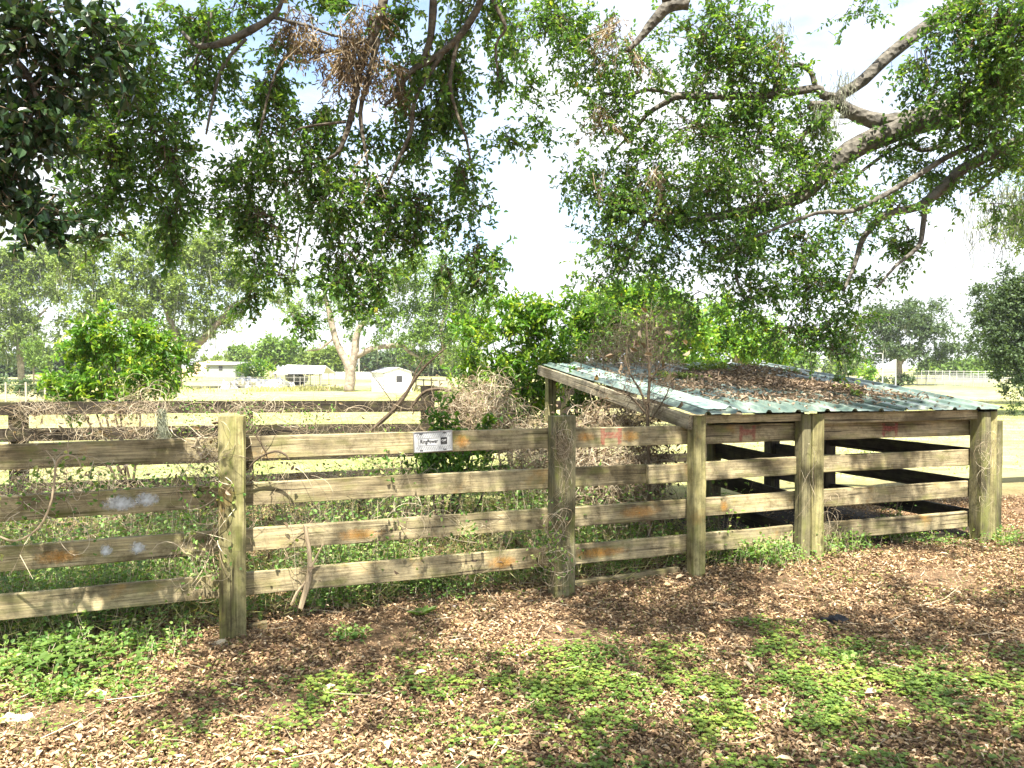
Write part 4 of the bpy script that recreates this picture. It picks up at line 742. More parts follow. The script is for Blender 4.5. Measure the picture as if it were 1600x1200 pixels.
bush('big glossy privet bush growing over the back corner post', (800, 640), 9.4, [(760, 500, 45, 30), (815, 490, 38, 28), (850, 515, 35, 32), (790, 540, 65, 38), (735, 555, 32, 35), (850, 565, 45, 38), (800, 590, 60, 34), (740, 600, 35, 30), (735, 640, 35, 26), (790, 690, 40, 24), (780, 470, 15, 12), (830, 610, 45, 25), (810, 650, 40, 20), (760, 660, 30, 18), (880, 545, 25, 40), (715, 520, 18, 20, 0, .6), (760, 630, 40, 25)], 'bush_bright', .085, .03, 16, sp=.15)
bush('dark green shrub leaning over the left corner of the shed roof', (905, 640), 9.8, [(905, 500, 30, 32), (930, 480, 26, 20), (900, 545, 32, 32), (945, 520, 30, 30), (890, 470, 16, 16, 0, .7), (960, 550, 30, 18)], 'bush_leaf', .07, .03, 16, sp=.15)
bush('leafy bush filling the pen behind the metal plate', (700, 720), 7.2, [(700, 700, 32, 30), (680, 735, 40, 25), (740, 690, 35, 30), (770, 720, 30, 25, 0, .7), (720, 745, 45, 25), (690, 655, 20, 22, 0, .8)], 'bush_leaf', .06, .028, 13, sp=.12)
bush('light green leafy shoots at the shed corner post behind the second fence post', (912, 700), 7.9, [(905, 610, 20, 22), (925, 640, 16, 22), (890, 640, 15, 16, 0, .7), (905, 660, 16, 16, 0, .6)], 'bush_leaf', .07, .03, 12, sp=.12, stems=3, name='shrub', cat='shrub')

# ------------------------------------------------------------------ dead vines, twigs and saplings
def tangle(label, regions, Y, mat, steps=14, step=.045, rad=.0016, name='dead_vine', cat='vine', leafn=0, leafmat='dry_leaf', pull=.25, group=None, lsize=.05, dn=1., curl=.35, grav=.06):
    c0 = at(regions[0][0], regions[0][1], Y); e = empty(name, (c0[0], Y, float(gz(c0[0], Y))), label, cat, group); m = MB(); ml = MB()
    for rg in regions:
        px, py, rx, ry, n = rg[:5]; n = max(2, int(n*dn)); YY = rg[5] if len(rg) > 5 else Y; th = rg[6] if len(rg) > 6 else .5
        c, r = blob(px, py, rx, ry, YY); r[1] = max(min(rx, ry)*YY/1200*th, .025)
        A = c+inball(n)*r; d = rdir(n); ra = rad*(.6+1.3*rng.random(n)**2)
        rr = rng.random(n); bend = rdir(n)*curl
        for k in range(steps):
            bend = bend*.8+rdir(n)*curl*.63; out = (A-c)/r; inside = np.linalg.norm(out, axis=1, keepdims=True)
            d = norm(d+bend-pull*out*(inside > 1)*1.2+np.array([0, 0, -grav])); B = A+d*(step*(.7+.6*rng.random(n)))[:, None]
            B[:, 2] = np.maximum(B[:, 2], gz(B[:, 0], B[:, 1])+.01)
            prisms(m, A, B, ra, ra*.95, rr); A = B; ra = ra*.965
        if leafn:
            nn = int(n*leafn); i = rng.integers(0, n, nn); Pp = A[i]+rng.normal(size=(nn, 3))*.05
            leaves(ml, Pp, norm(rdir(nn)+[0, 0, -.4]), rdir(nn), lsize*(.6+.7*rng.random(nn)), lsize*(.4 if leafmat == 'dry_leaf' else .65), .3, curl=.2)
    m.build('stems', M[mat], e)
    if leafn: ml.build('leaves', M[leafmat], e)
    return e
tangle('mat of thin dead vines draped over the back fence at the far left', [(60, 645, 70, 14, 170), (200, 650, 90, 16, 260), (180, 690, 110, 20, 150), (40, 690, 40, 20, 80), (230, 620, 40, 20, 60)], 8.1, 'twig', leafn=.4, dn=.45)
tangle('loose brown vine strands looping over the middle of the back fence', [(385, 640, 60, 14, 80), (450, 650, 80, 20, 60), (570, 655, 80, 25, 70), (640, 650, 40, 30, 60)], 8.7, 'twig', leafn=.3, step=.06, dn=.5)
tangle('pale vine strands wound round the second fence post', [(880, 680, 15, 30, 70, 5.22, .35), (880, 740, 15, 60, 22, 5.2, .3)], 5.24, 'twig', step=.025, rad=.0009, pull=.6, curl=.22, grav=.3)
tangle('thin vine hanging beside the left of the nearest post', [(340, 700, 14, 50, 12, 4.5), (338, 790, 16, 50, 8, 4.5), (320, 690, 20, 20, 16, 4.55)], 4.5, 'twig', step=.035, leafn=.6)
tangle('dry hanging strands on the rails right of the nearest post', [(420, 700, 40, 30, 10, 4.75), (470, 770, 60, 80, 10, 4.85), (600, 780, 70, 90, 10, 5.0), (750, 800, 60, 80, 14, 5.15), (450, 850, 50, 60, 10, 4.8)], 4.85, 'twig', step=.05, leafn=.5, rad=.0009, curl=.2, grav=.3)
tangle('big heap of pale dead vines on the pen corner behind the plate', [(745, 650, 50, 32, 130, 8.2), (790, 660, 45, 30, 110, 8.0), (715, 645, 18, 30, 210, 8.1), (820, 690, 40, 25, 170, 7.6), (760, 610, 40, 20, 120, 8.6)], 8.2, 'twig', leafn=.7, rad=.0022)
tangle('brown cloud of dead vine over the left roof corner of the shed', [(950, 560, 50, 26, 170, 8.9), (985, 520, 42, 34, 150, 8.8), (1010, 560, 45, 24, 120, 8.5), (930, 590, 35, 15, 100, 8.4), (1040, 500, 30, 25, 80, 8.6)], 8.8, 'twig', leafn=.5, rad=.0022)
tangle('dry twiggy growth inside the pen against the left end of the shed', [(960, 660, 50, 25, 260, 6.9), (930, 740, 45, 50, 300, 6.6), (990, 760, 40, 45, 260, 6.5), (1010, 700, 30, 30, 160, 6.8), (840, 720, 40, 40, 220, 7), (830, 870, 60, 30, 170, 6.0)], 6.8, 'twig', leafn=1.2, rad=.002)
tangle('vine strands on the paired post under the middle of the roof', [(1262, 730, 13, 60, 8, 5.93, .3), (1300, 790, 10, 30, 14, 6.0, .3)], 5.95, 'twig', step=.03, rad=.0009, curl=.2, grav=.35)
tangle('vine strands round the right corner posts', [(1545, 690, 14, 25, 24, 6.5, .3), (1540, 770, 12, 50, 6, 6.5, .3)], 6.5, 'twig', step=.025, rad=.0009, curl=.25, grav=.2)
tangle('dry stalks standing on the left of the pen below the dead vines', [(60, 770, 70, 50, 140, 6.8), (180, 800, 90, 60, 260, 6.4), (330, 780, 60, 60, 150, 6.6), (480, 790, 90, 60, 260, 6.6), (620, 800, 70, 60, 200, 6.6)], 6.6, 'twig', leafn=.8, rad=.0017)

def sapling(label, base, Y, stems, twn, mat='twig_dark', name='dead_sapling', lf=0):
    p = at(base[0], base[1], Y); e = empty(name, (p[0], Y, float(gz(p[0], Y))), label, 'sapling'); m = MB(); ml = MB(); allp = []
    for s in stems:
        pts = [at(a, b, Y+(q[0] if q else 0)) for a, b, _, *q in s]; tube(m, pts, [x[2]*Y/1200 for x in s], 6, .04); allp += [(pts[i], pts[i+1]) for i in range(len(pts)-1)]
    A = []; 
    for _ in range(twn):
        a, b = allp[rng.integers(len(allp))]; A.append(a+(b-a)*rng.random())
    A = np.array(A); d = norm(rdir(twn)*.8+np.array([0, 0, .5])); ra = np.full(twn, .0028)
    for k in range(6):
        d = norm(d+rdir(twn)*.35); B = A+d*.055; prisms(m, A, B, ra, ra*.8); A = B; ra = ra*.8
        if k == 2: sA = A.copy()
    prisms(m, sA, sA+norm(rdir(twn)+[0, 0, .3])*.16, .0015, .0008)
    m.build('trunk', M[mat], e)
    if lf: i = rng.integers(0, twn, lf); leaves(ml, A[i]+rng.normal(size=(lf, 3))*.03, norm(rdir(lf)+[0, 0, -.8]), rdir(lf), .07, .035, .3, curl=.2); ml.build('dry_leaves', M['dry_leaf'], e)
    return e
sapling('bare leafless sapling rising in front of the shed roof corner', (1015, 860), 6.0, [[(1012, 905, 3.5), (1014, 800, 3.2), (1013, 700, 3), (1012, 640, 2.8), (1015, 590, 2.4), (1012, 545, 1.8), (1010, 500, 1)], [(1012, 640, 2), (1000, 610, 1.8), (985, 585, 1.3), (975, 555, .9)], [(1012, 650, 1.8), (985, 620, 1.4), (960, 610, .9)], [(1014, 600, 1.6), (1030, 570, 1.2), (1040, 540, .8)], [(1014, 660, 1.4), (1040, 620, 1), (1050, 590, .7)]], 130, lf=26)
sapling('bare grey branch slanting up over the back fence right of the white shed', (570, 680), 8.6, [[(560, 690, 4), (600, 655, 3.8), (625, 630, 3.2), (650, 590, 2.8), (672, 565, 2), (695, 545, 1.2)], [(612, 640, 2), (640, 605, 1.8), (650, 580, 1.3), (665, 555, .8)], [(640, 640, 2.5), (660, 615, 3), (680, 608, 3), (705, 610, 2.5)], [(620, 640, 1), (600, 610, .8), (585, 590, .5)]], 50, name='dead_branch')
sapling('thick dead vine stem standing against the rails right of the nearest post', (477, 930), 4.78, [[(470, 950, 4), (482, 905, 5), (484, 870, 3.6), (478, 830, 3.2), (476, 822, 3.4)], [(482, 905, 3), (465, 925, 2.6), (455, 945, 2)], [(484, 890, 2), (505, 850, 1.2)]], 14, mat='twig', name='climbing_vine')
sapling('crooked dark vine branch crossing the top rail right of the nearest post', (420, 720), 4.6, [[(385, 735, 1.6), (405, 715, 1.8), (430, 705, 2), (445, 710, 1.8), (452, 718, 1)], [(400, 680, 1.2), (412, 700, 1.2), (418, 716, 1)]], 6, name='dead_branch')
sapling('curled pale vine hoop hanging on the far left rails', (90, 800), 4.05, [[(-10, 835, 1.6), (25, 845, 1.8), (60, 825, 1.8), (78, 790, 1.6), (84, 760, 1.6), (88, 725, 1.6), (100, 712, 1.6), (118, 714, 1.3), (126, 728, 1)]], 5, mat='twig', name='dead_vine')

for lb, rg, Y_ in (('green leafy vine climbing the far left rails', [(110, 735, 55, 22, 26), (60, 800, 60, 30, 20)], 4.25), ('leafy vine tangled on the left of the nearest post', [(315, 750, 28, 40, 26), (335, 850, 20, 40, 16), (290, 870, 30, 30, 16)], 4.5),
                   ('green vine trailing through the rails below the metal plate', [(610, 730, 20, 16, 12), (600, 800, 40, 50, 18), (700, 830, 50, 25, 16)], 5.05), ('small green vine at the foot of the second fence post', [(865, 850, 14, 50, 26)], 5.15),
                   ('yellow-green vine leaves over the back fence right of the left bush', [(300, 640, 30, 22, 34), (395, 640, 30, 20, 24)], 8.3), ('sparse green vine over the middle of the back fence', [(470, 650, 40, 18, 22), (580, 690, 50, 25, 34), (620, 740, 40, 25, 30)], 8.4),
                   ('green vine leaves inside the pen against the right of the second post', [(960, 770, 50, 40, 36), (1000, 840, 40, 30, 30)], 6.3)):
    tangle(lb, rg, Y_, 'twig', step=.045, rad=.0013, leafn=4.5, leafmat='weed_leaf', name='leafy_vine', lsize=.028, curl=.2)
# a little hanging moss on the left back fence
e = empty('moss_tuft', at(253, 640, 8.0), 'tuft of grey moss hanging on the back fence beside the left bush', 'moss'); moss(e, [(253, 640), (255, 655)], 8.0, .35, 50, .006, 'strands', .02)

# ------------------------------------------------------------------ weeds and ground cover
def plants(m, mt, X, Y, H, nl, ll, lw, spread=.05):
    n = len(X); Zg = gz(X, Y); B = np.stack([X, Y, Zg], 1); d = norm(rdir(n)*.35+np.array([0, 0, 1.])); T = B+d*H[:, None]
    if mt is not None: prisms(mt, B, T, .0016, .0008)
    t = .15+.85*rng.random((n, nl)); Pp = B[:, None]+(T-B)[:, None]*t[..., None]; Pp = Pp.reshape(-1, 3); k = n*nl
    dd = norm(rdir(k)*np.array([1, 1, .45])+np.array([0, 0, .15])); Pp = Pp+dd*(spread*rng.random(k))[:, None]; s = .6+.8*rng.random(k); rn = np.clip(np.repeat(rng.random(n), nl)*.6+rng.random(k)*.45, 0, 1)
    Pp[:, 2] = np.maximum(Pp[:, 2], gz(Pp[:, 0], Pp[:, 1])+.008)
    leaves(m, Pp, dd, norm(np.array([0, 0, 1.])+rdir(k)*.5), ll*s, lw*s, .15, rn)
ml = MB(); mt = MB()
def patch(px, py, r, h, n, ry=None, ll=.024, nl=9):
    c = g(px, py); X = c[0]+rng.normal(size=n)*r*.55; Yy = c[1]+rng.normal(size=n)*(ry or r)*.5; H = h*(.35+.75*rng.random(n)); plants(ml, mt, X, Yy, H, nl, ll, ll*.75)
for a in ((40, 985, .4, .3, 260), (150, 968, .4, .34, 280), (250, 945, .3, .4, 240), (290, 928, .2, .6, 190), (200, 930, .5, .45, 200), (60, 940, .5, .4, 200), (95, 1030, .25, .14, 110), (20, 1060, .3, .1, 90), (225, 1020, .22, .14, 70), (310, 960, .18, .2, 60), (-80, 1000, .4, .3, 140),
          (500, 945, .22, .16, 60), (590, 930, .3, .16, 120), (680, 922, .3, .15, 110), (780, 905, .3, .14, 130), (850, 895, .14, .2, 50), (862, 900, .06, .34, 30), (1130, 872, .28, .2, 260), (1190, 878, .26, .2, 260), (1230, 862, .2, .2, 90), (1285, 862, .2, .22, 100), (1320, 856, .22, .16, 90), (1400, 842, .16, .14, 60), (1395, 840, .08, .36, 26),
          (1450, 850, .3, .1, 50), (1570, 850, .25, .14, 50), (950, 880, .3, .16, 70), (1000, 868, .2, .12, 60), (1350, 735, .25, .3, 60), (1320, 1040, .1, .04, 20), (120, 1080, .3, .06, 80), (540, 1000, .1, .06, 20)): patch(*a)
# undergrowth inside the pen
n = 8000; u = rng.random(n)*8.4-6.8; v = .18+rng.random(n)**1.1*3.3; Bq = P2[None]+E[None]*u[:, None]+Q[None]*v[:, None]; k = noise3(np.column_stack([Bq, np.zeros(n)]), 2.2, 1)+.6*noise3(np.column_stack([Bq, np.zeros(n)]), 6, 2) > -.2
X, Yy = Bq[k, 0], Bq[k, 1]; plants(ml, mt, X, Yy, (.12+.65*rng.random(len(X))**1.6), 13, .03, .021, .08)
dg_ = MB(); n = 26000; u = rng.random(n)*8.6-6.8; v = .1+rng.random(n)*3.4; Bq = P2[None]+E[None]*u[:, None]+Q[None]*v[:, None]; k = noise3(np.column_stack([Bq, np.zeros(n)]), 2.6, 6)+.6*noise3(np.column_stack([Bq, np.zeros(n)]), 7, 2) > -.25; Bq = Bq[k]; n = len(Bq)
A = np.stack([Bq[:, 0], Bq[:, 1], gz(Bq[:, 0], Bq[:, 1])+.15*rng.random(n)**2], 1); quadsleaf(dg_, A, norm(rdir(n)*[1, 1, .5]+[0, 0, .5]), rdir(n), .1+.2*rng.random(n), .0045); tag(dg_.build('dry_weed_stalks', M['grass']), kind='stuff')
n = 500; X = rng.uniform(-7, 8, n); Yy = rng.uniform(9, 13, n)+SL*X; plants(ml, mt, X, Yy, .1+.2*rng.random(n), 10, .035, .02, .08)
tag(ml.build('weeds', M['weed_leaf']), kind='stuff'); tag(mt.build('weed_stems', M['twig']), kind='stuff')

# clover and ground ivy in the yard
ml = MB()
def clover(px, py, rx, ry, dens):
    c = g(px, py); a = g(px+rx, py); b0 = g(px, min(py+ry, 1290)); b1 = g(px, max(py-ry, 860)); wx = abs(a[0]-c[0]); y0, y1 = b0[1], b1[1]; area = math.pi/4*2*wx*(y1-y0); n = int(dens*area*1.5)
    t = rng.random(n)*2*np.pi; r = np.sqrt(rng.random(n)); X = c[0]+np.cos(t)*r*wx; Yy = (y0+y1)/2+np.sin(t)*r*(y1-y0)/2
    kk = noise3(np.column_stack([X, Yy, 0*X]), 7., 2)+.6*noise3(np.column_stack([X, Yy, 0*X]), 19., 4) +.7*noise3(np.column_stack([X, Yy, 0*X]), 2.6, 9) >  .15+.6*r**2-.2+.45*rng.normal(size=n); X, Yy = X[kk], Yy[kk]; n = len(X); h = .012+.035*rng.random(n)
    P = np.stack([X, Yy, gz(X, Yy)+h], 1); s = (.5+1.1*rng.random(n)**2); rn = np.clip(rng.random(n)*.5+.35*(noise3(P, 5, 7)+1)*.6, 0, 1); a0 = rng.random(n)*6.28
    for j in range(3):
        aa = a0+j*2.09; d = np.stack([np.cos(aa), np.sin(aa), .12+.25*rng.random(n)], 1); leaves(ml, P, d, norm(np.array([0, 0, 1.])+rdir(n)*.35), .0115*s, .0125*s, .1, rn)
for a in ((1150, 1075, 430, 85, 2200), (1230, 1010, 110, 40, 3000), (640, 1085, 170, 40, 2200), (820, 1050, 230, 40, 2300), (560, 1130, 110, 30, 1800), (1000, 1150, 420, 75, 2400), (1400, 1130, 300, 80, 2600), (700, 1190, 200, 50, 1000), (1120, 1230, 500, 60, 2400), (1550, 1050, 130, 60, 1500), (250, 1120, 300, 80, 700), (450, 1180, 300, 60, 700), (1330, 905, 80, 18, 400), (1500, 930, 120, 20, 350), (120, 1080, 150, 30, 700), (1700, 1150, 150, 120, 1500), (960, 1010, 120, 20, 500)): clover(*a)
tag(ml.build('clover', M['clover']), kind='stuff')
ml = MB(); n = 26000; Yy = 2.1+rng.random(n)**1.2*5; X = (rng.random(n)*2-1)*(Yy*.74+.6); kk = noise3(np.column_stack([X, Yy, 0*X]), 3., 12)+.5*noise3(np.column_stack([X, Yy, 0*X]), 8., 14) > .1+.3*rng.normal(size=n); X, Yy = X[kk], Yy[kk]; n = len(X)
quadsleaf(ml, np.stack([X, Yy, gz(X, Yy)], 1), norm(rdir(n)*[.9, .9, .2]+[0, 0, .7]), rdir(n), .025+.035*rng.random(n), .0032, .25+.6*rng.random(n)); tag(ml.build('yard_grass', M['clover']), kind='stuff')

# fallen leaves and crumbs of leaf
ml = MB(); n = 270000
Yy = 2.0+rng.random(n)**1.25*7.2; X = (rng.random(n)*2-1)*(Yy*.74+.9)
kk = (noise3(np.column_stack([X, Yy, 0*X]), 3.2, 5) > -.75+.5*rng.random(n)); rl = np.column_stack([X-2.35, Yy-7.75]); kk &= ~((np.abs(rl@E) < 1.6) & (np.abs(rl@Q) < 1.4) & (rng.random(n) < .85)); X, Yy = X[kk], Yy[kk]; n = len(X)
P = np.stack([X, Yy, gz(X, Yy)+.004+.018*rng.random(n)**2], 1); d = rdir(n)*np.array([1, 1, .28]); s = .5+.9*rng.random(n)
leaves(ml, P, d, norm(np.array([0, 0, 1.])+rdir(n)*.55), .026*s, .0115*s, .28, rng.random(n), curl=.12)
n = 110000; Yy = 2.0+rng.random(n)**1.3*5.5; X = (rng.random(n)*2-1)*(Yy*.74+.9); P = np.stack([X, Yy, gz(X, Yy)+.004+.01*rng.random(n)], 1); quadsleaf(ml, P, rdir(n)*[1, 1, .4], norm(np.array([0, 0, 1.])+rdir(n)*.5), .014, .006)
n = 150; Yy = 2.3+rng.random(n)*6; X = (rng.random(n)*2-1)*(Yy*.72+.3); P = np.stack([X, Yy, gz(X, Yy)+.022], 1); leaves(ml, P, rdir(n)*[1, 1, .2], norm(np.array([0, 0, 1.])+rdir(n)*.3), .075, .034, .2, .75+.25*rng.random(n), curl=.1)
tag(ml.build('fallen_leaves', M['dead_leaf']), kind='stuff')
ml = MB(); n = 1500; Yy = 2.2+rng.random(n)*5.5; X = (rng.random(n)*2-1)*(Yy*.72+.3); A = np.stack([X, Yy, gz(X, Yy)+.012+.01*rng.random(n)], 1); d = norm(rdir(n)*[1, 1, .1]); Ls = (.05+.13*rng.random(n)**2)[:, None]; B = A+d*Ls; C2 = B+norm(d+rdir(n)*[.5, .5, .1])*Ls*.7
prisms(ml, A, B, .002, .0018); prisms(ml, B, C2, .0018, .001); tag(ml.build('twig_litter', M['twig']), kind='stuff')
# dry grass of the pasture
ml = MB(); n = 90000; Yy = 8.5+rng.random(n)**1.6*34; X = (rng.random(n)*2-1)*(Yy*.75+1); kk = Yy-SL*X > 9.6+rng.normal(size=n)*.7; X, Yy = X[kk], Yy[kk]; n = len(X)
P = np.stack([X, Yy, gz(X, Yy)-.004], 1); sc = np.clip(Yy/12, .9, 3); quadsleaf(ml, P, norm(rdir(n)*[.8, .8, .3]+[0, 0, .6]), rdir(n), (.04+.05*rng.random(n))*sc**.6, .004*sc); tag(ml.build('pasture_grass', M['grass']), kind='stuff')
ml = MB(); n = 9000; X = rng.uniform(-42, 8, n); Yy = 56+rng.random(n)*8+2*np.sin(X*.3); P = np.stack([X, Yy, gz(X, Yy)-.02], 1); kk = noise3(P, .35, 3) > -.1; P = P[kk]; quadsleaf(ml, P, norm(rdir(len(P))*[.5, .5, .2]+[0, 0, 1]), rdir(len(P)), .25+.3*rng.random(len(P)), .06); tag(ml.build('tall_grass', M['grass']), kind='stuff')

# leaf litter and weeds lying on the shed roof
def onroof(px, py):
    o = np.array([0, 0, CAMZ]); d = ray(px, py); p0 = rf(0, 0); n = np.cross([*E, 0.], [Q[0], Q[1], SLOPE]); t = np.dot(p0-o, n)/np.dot(d, n); p = o+d*t; r = p-p0; return float(r[0]*E[0]+r[1]*E[1]), float(r[0]*Q[0]+r[1]*Q[1])
ml = MB()
def roofpatch(px, py, su, sv, n, hmax=.03, mbx=None, lf=(.045, .017)):
    u0, v0 = onroof(px, py); u = u0+rng.normal(size=n)*su; v = v0+rng.normal(size=n)*sv; k = (v > .03) & (v < 3) & (u > .03) & (u < WID-.03); u, v = u[k], v[k]; n = len(u)
    hh = hmax*np.exp(-((u-u0)/su)**2/2-((v-v0)/sv)**2/2)+.006; P = rf(u, v, .012+hh*rng.random(n)); leaves(mbx or ml, P, rdir(n)*[1, 1, .35], norm(np.array([0, 0, 1.])+rdir(n)*.6), lf[0]*(.5+.9*rng.random(n)), lf[1], .3, curl=.15)
for a in ((1110, 592, .22, .25, 900), (1160, 590, .3, .3, 1700, .06), (1210, 600, .3, .24, 1800, .06), (1260, 604, .25, .2, 1300, .05), (1300, 608, .2, .14, 900, .05), (1328, 612, .08, .1, 450, .06), (1180, 580, .3, .3, 900, .05), (1100, 606, .2, .2, 350, .01), (1200, 622, .35, .12, 450, .01), (1290, 625, .3, .12, 330, .01), (1390, 618, .2, .15, 160, .01), (1040, 600, .12, .3, 160, .01), (1450, 620, .25, .15, 40, .005), (1350, 590, .5, .6, 60, .003), (960, 585, .2, .4, 160, .01)): roofpatch(*a)
tag(ml.build('roof_litter', M['roof_leaf']), kind='stuff')
mw = MB()
for (px, py, r, n, h) in ((1112, 579, .13, 60, .12), (1090, 582, .1, 30, .1), (1130, 577, .08, 30, .09), (1075, 592, .1, 30, .05), (1180, 574, .12, 26, .06), (1238, 582, .07, 14, .05), (1310, 598, .05, 22, .09), (1325, 612, .05, 22, .07), (1060, 572, .12, 20, .06), (1040, 590, .12, 24, .06), (1340, 618, .04, 10, .05)):
    u0, v0 = onroof(px, py); B = rf(u0+rng.normal(size=n)*r*.6, v0+rng.normal(size=n)*r*.6, .015); T = B+norm(rdir(n)*.4+[0, 0, 1])*(h*(.5+.5*rng.random(n)))[:, None]; nl = 9; t = rng.random((n, nl)); Pp = (B[:, None]+(T-B)[:, None]*t[..., None]).reshape(-1, 3); kq = len(Pp)
    leaves(mw, Pp, norm(rdir(kq)*[1, 1, .5]), norm(np.array([0, 0, 1.])+rdir(kq)*.5), .03, .019, .15, np.clip(rng.random(kq)*.6+.3, 0, 1))
tag(mw.build('roof_weeds', M['clover']), kind='stuff')
# ------------------------------------------------------------------ small things lying in the yard
def crumple(name, px, py, size, mat, label, cat, flat=.5, seed=1, lift=.0):
    c = g(px, py); r = np.random.default_rng(seed); n = 14; m = MB(); V = []; 
    for j in range(7):
        ph = math.pi*j/6
        for i in range(n):
            th = 2*math.pi*i/n; k = 1+.35*math.sin(3*th+seed+j)+.22*r.normal(); V.append([size*math.sin(ph)*math.cos(th)*k*1.25, size*math.sin(ph)*math.sin(th)*k*.8, size*flat*(math.cos(ph)+.6)*(1+.3*r.normal()*math.sin(ph))])
    q = []
    for j in range(6): q += [(j*n+i, j*n+(i+1) % n, (j+1)*n+(i+1) % n, (j+1)*n+i) for i in range(n)]
    m.add(V, quads=np.array(q)[:, ::-1]); o = m.build(name, mat, None, local=True); o.location = (c[0], c[1], c[2]+lift+.005); tag(o, label, cat); return o
crumple('crumpled_glove', 1306, 976, .055, plain('black_cloth', (.012, .012, .016), .75, var=.4, scale=60), 'small crumpled black glove-like rag lying on the brown leaves', 'rag', .45, 3, .012)
wp = plain('white_scrap', (.72, .72, .72), .6, var=.15, scale=40)
crumple('paper_scrap', 371, 993, .026, wp, 'crumpled white scrap at the foot of the nearest post', 'litter', .7, 5)
crumple('plastic_scrap', 1135, 1140, .06, plain('clear_plastic', (.42, .5, .45), .2, var=.2, scale=50), 'thin pale plastic scrap in the clover near the bottom', 'litter', .12, 8)
crumple('paper_scrap', 714, 951, .02, wp, 'tiny white scrap among the leaves below the metal plate', 'litter', .5, 9)
stn = plain('pale_stone', (.55, .46, .34), .85, var=.2, scale=25, bump=.5)
crumple('stone', 145, 1088, .042, stn, 'pale flat stone in the weeds at the lower left', 'stone', .4, 11); crumple('stone', 20, 1128, .055, stn, 'larger tan stone at the lower left edge', 'stone', .3, 12); crumple('stone', 345, 1008, .045, stn, 'flat tan stone just left of the nearest post foot', 'stone', .3, 14)
for i, (a, b, r0, lb) in enumerate((((1290, 975), (1318, 1048), .007, 'dark slender stick pointing down from the black rag'), ((405, 1128), (430, 1182), .008, 'dark stick lying near the bottom left'), ((1140, 1025), (1185, 1048), .006, 'short stick in the leaves left of the clover'), ((1090, 945), (1150, 958), .006, 'thin pale stick on the leaves below the thin shed post'),
                                 ((1070, 1102), (1130, 1090), .005, 'pale twig among the clover'), ((1530, 995), (1590, 1002), .006, 'thin stick on the leaves at the right edge'))):
    p, q = g(*a), g(*b); m = MB(); mid = (p+q)/2+np.array([.02, .015, .01]); tube(m, [p+[0, 0, .015], mid+[0, 0, .02], q+[0, 0, .012]], [r0, r0*.9, r0*.6], 7, .12)
    d = norm(q-p); tube(m, [mid+[0, 0, .02], mid+d*.06+np.array([.05, .02, .02])], [r0*.5, r0*.3], 5, .1, sub=1); tag(m.build('stick', M['twig_dark' if i in (0, 1) else 'twig']), lb, 'stick', 'sticks lying in the yard')
# rosette plant
c = g(660, 965); e = empty('broadleaf_plant', c, 'single fresh green broad-leaved plant on the leaf litter below the plate', 'plant'); ml = MB(); n = 13; a = np.arange(n)*2.4
leaves(ml, np.repeat(c[None], n, 0)+[0, 0, .01], np.stack([np.cos(a), np.sin(a), .35+.5*rng.random(n)], 1), np.tile([0, 0, 1.], (n, 1)), .085+.03*rng.random(n), .035, .15, .35+.2*rng.random(n), curl=.1); ml.build('leaves', M['clover'], e)
m = MB(); tube(m, [c-[0, 0, .01], c+[0, 0, .04]], [.006, .003], 6, sub=1); m.build('stem', M['clover'], e)
c = g(105, 1050); e = empty('bramble', c, 'dark green bramble clump spreading in front of the lower left weeds', 'plant'); ml = MB(); mt = MB(); n = 130; A = c+rng.normal(size=(n, 3))*[.16, .12, 0]; A[:, 2] = gz(A[:, 0], A[:, 1]); T = A+norm(rdir(n)*.6+[0, 0, 1])*(.05+.1*rng.random(n))[:, None]; prisms(mt, A, T, .002, .001)
for j in range(3):
    aa = rng.random(n)*6.28; leaves(ml, T, np.stack([np.cos(aa), np.sin(aa), .1*rng.normal(size=n)], 1), norm(np.array([0, 0, 1.])+rdir(n)*.3), .045, .032, .12, .1+.35*rng.random(n))
ml.build('leaves', M['clover'], e); mt.build('stems', M['twig'], e)

# ------------------------------------------------------------------ far buildings
white = plain('white_siding', (.72, .74, .76), .6, var=.04, scale=2); groof = plain('grey_roof', (.42, .42, .42), .5); dark = plain('dark_opening', (.03, .03, .035), .6); whiteroof = plain('white_metal_roof', (.75, .76, .78), .4, var=.05, scale=1.5); gpost = plain('grey_post', (.3, .29, .27), .8)
def wbox(mb, x0, x1, y0, y1, z0, z1):
    V = [(x, y, z) for z in (z0, z1) for y in (y0, y1) for x in (x0, x1)]
    mb.add(V, quads=[(0, 2, 3, 1), (4, 5, 7, 6), (0, 1, 5, 4), (2, 6, 7, 3), (0, 4, 6, 2), (1, 3, 7, 5)])
# white garden shed, gable end to the right of the corner
Y = 58.; k = Y/1200; cx = (600-800)*k; gzv = float(gz(cx, Y))
e = empty('garden_shed', (cx, Y, gzv), 'small white gabled metal shed with one dark window out in the pasture', 'shed'); H = 1.42+(-.15-gzv)
A = np.array([cx, Y-.2]); gd = np.array([math.cos(R(18)), math.sin(R(18))]); sd = np.array([-math.cos(R(58)), math.sin(R(58))]); W_ = 2.15; D_ = 2.4
def pp(a, b, z): return (A[0]+gd[0]*a+sd[0]*b, A[1]+gd[1]*a+sd[1]*b, gzv+z)
hw = 1.5
m = MB(); m.add([pp(0, 0, -.2), pp(W_, 0, -.2), pp(W_, 0, hw), pp(W_/2, 0, hw+.33), pp(0, 0, hw), pp(0, D_, -.2), pp(W_, D_, -.2), pp(W_, D_, hw), pp(W_/2, D_, hw+.33), pp(0, D_, hw)], quads=[(0, 4, 9, 5), (1, 6, 7, 2)], ngons=[[0, 1, 2, 3, 4], [5, 9, 8, 7, 6]]); m.build('wall', white, e)
m = MB(); o = .1
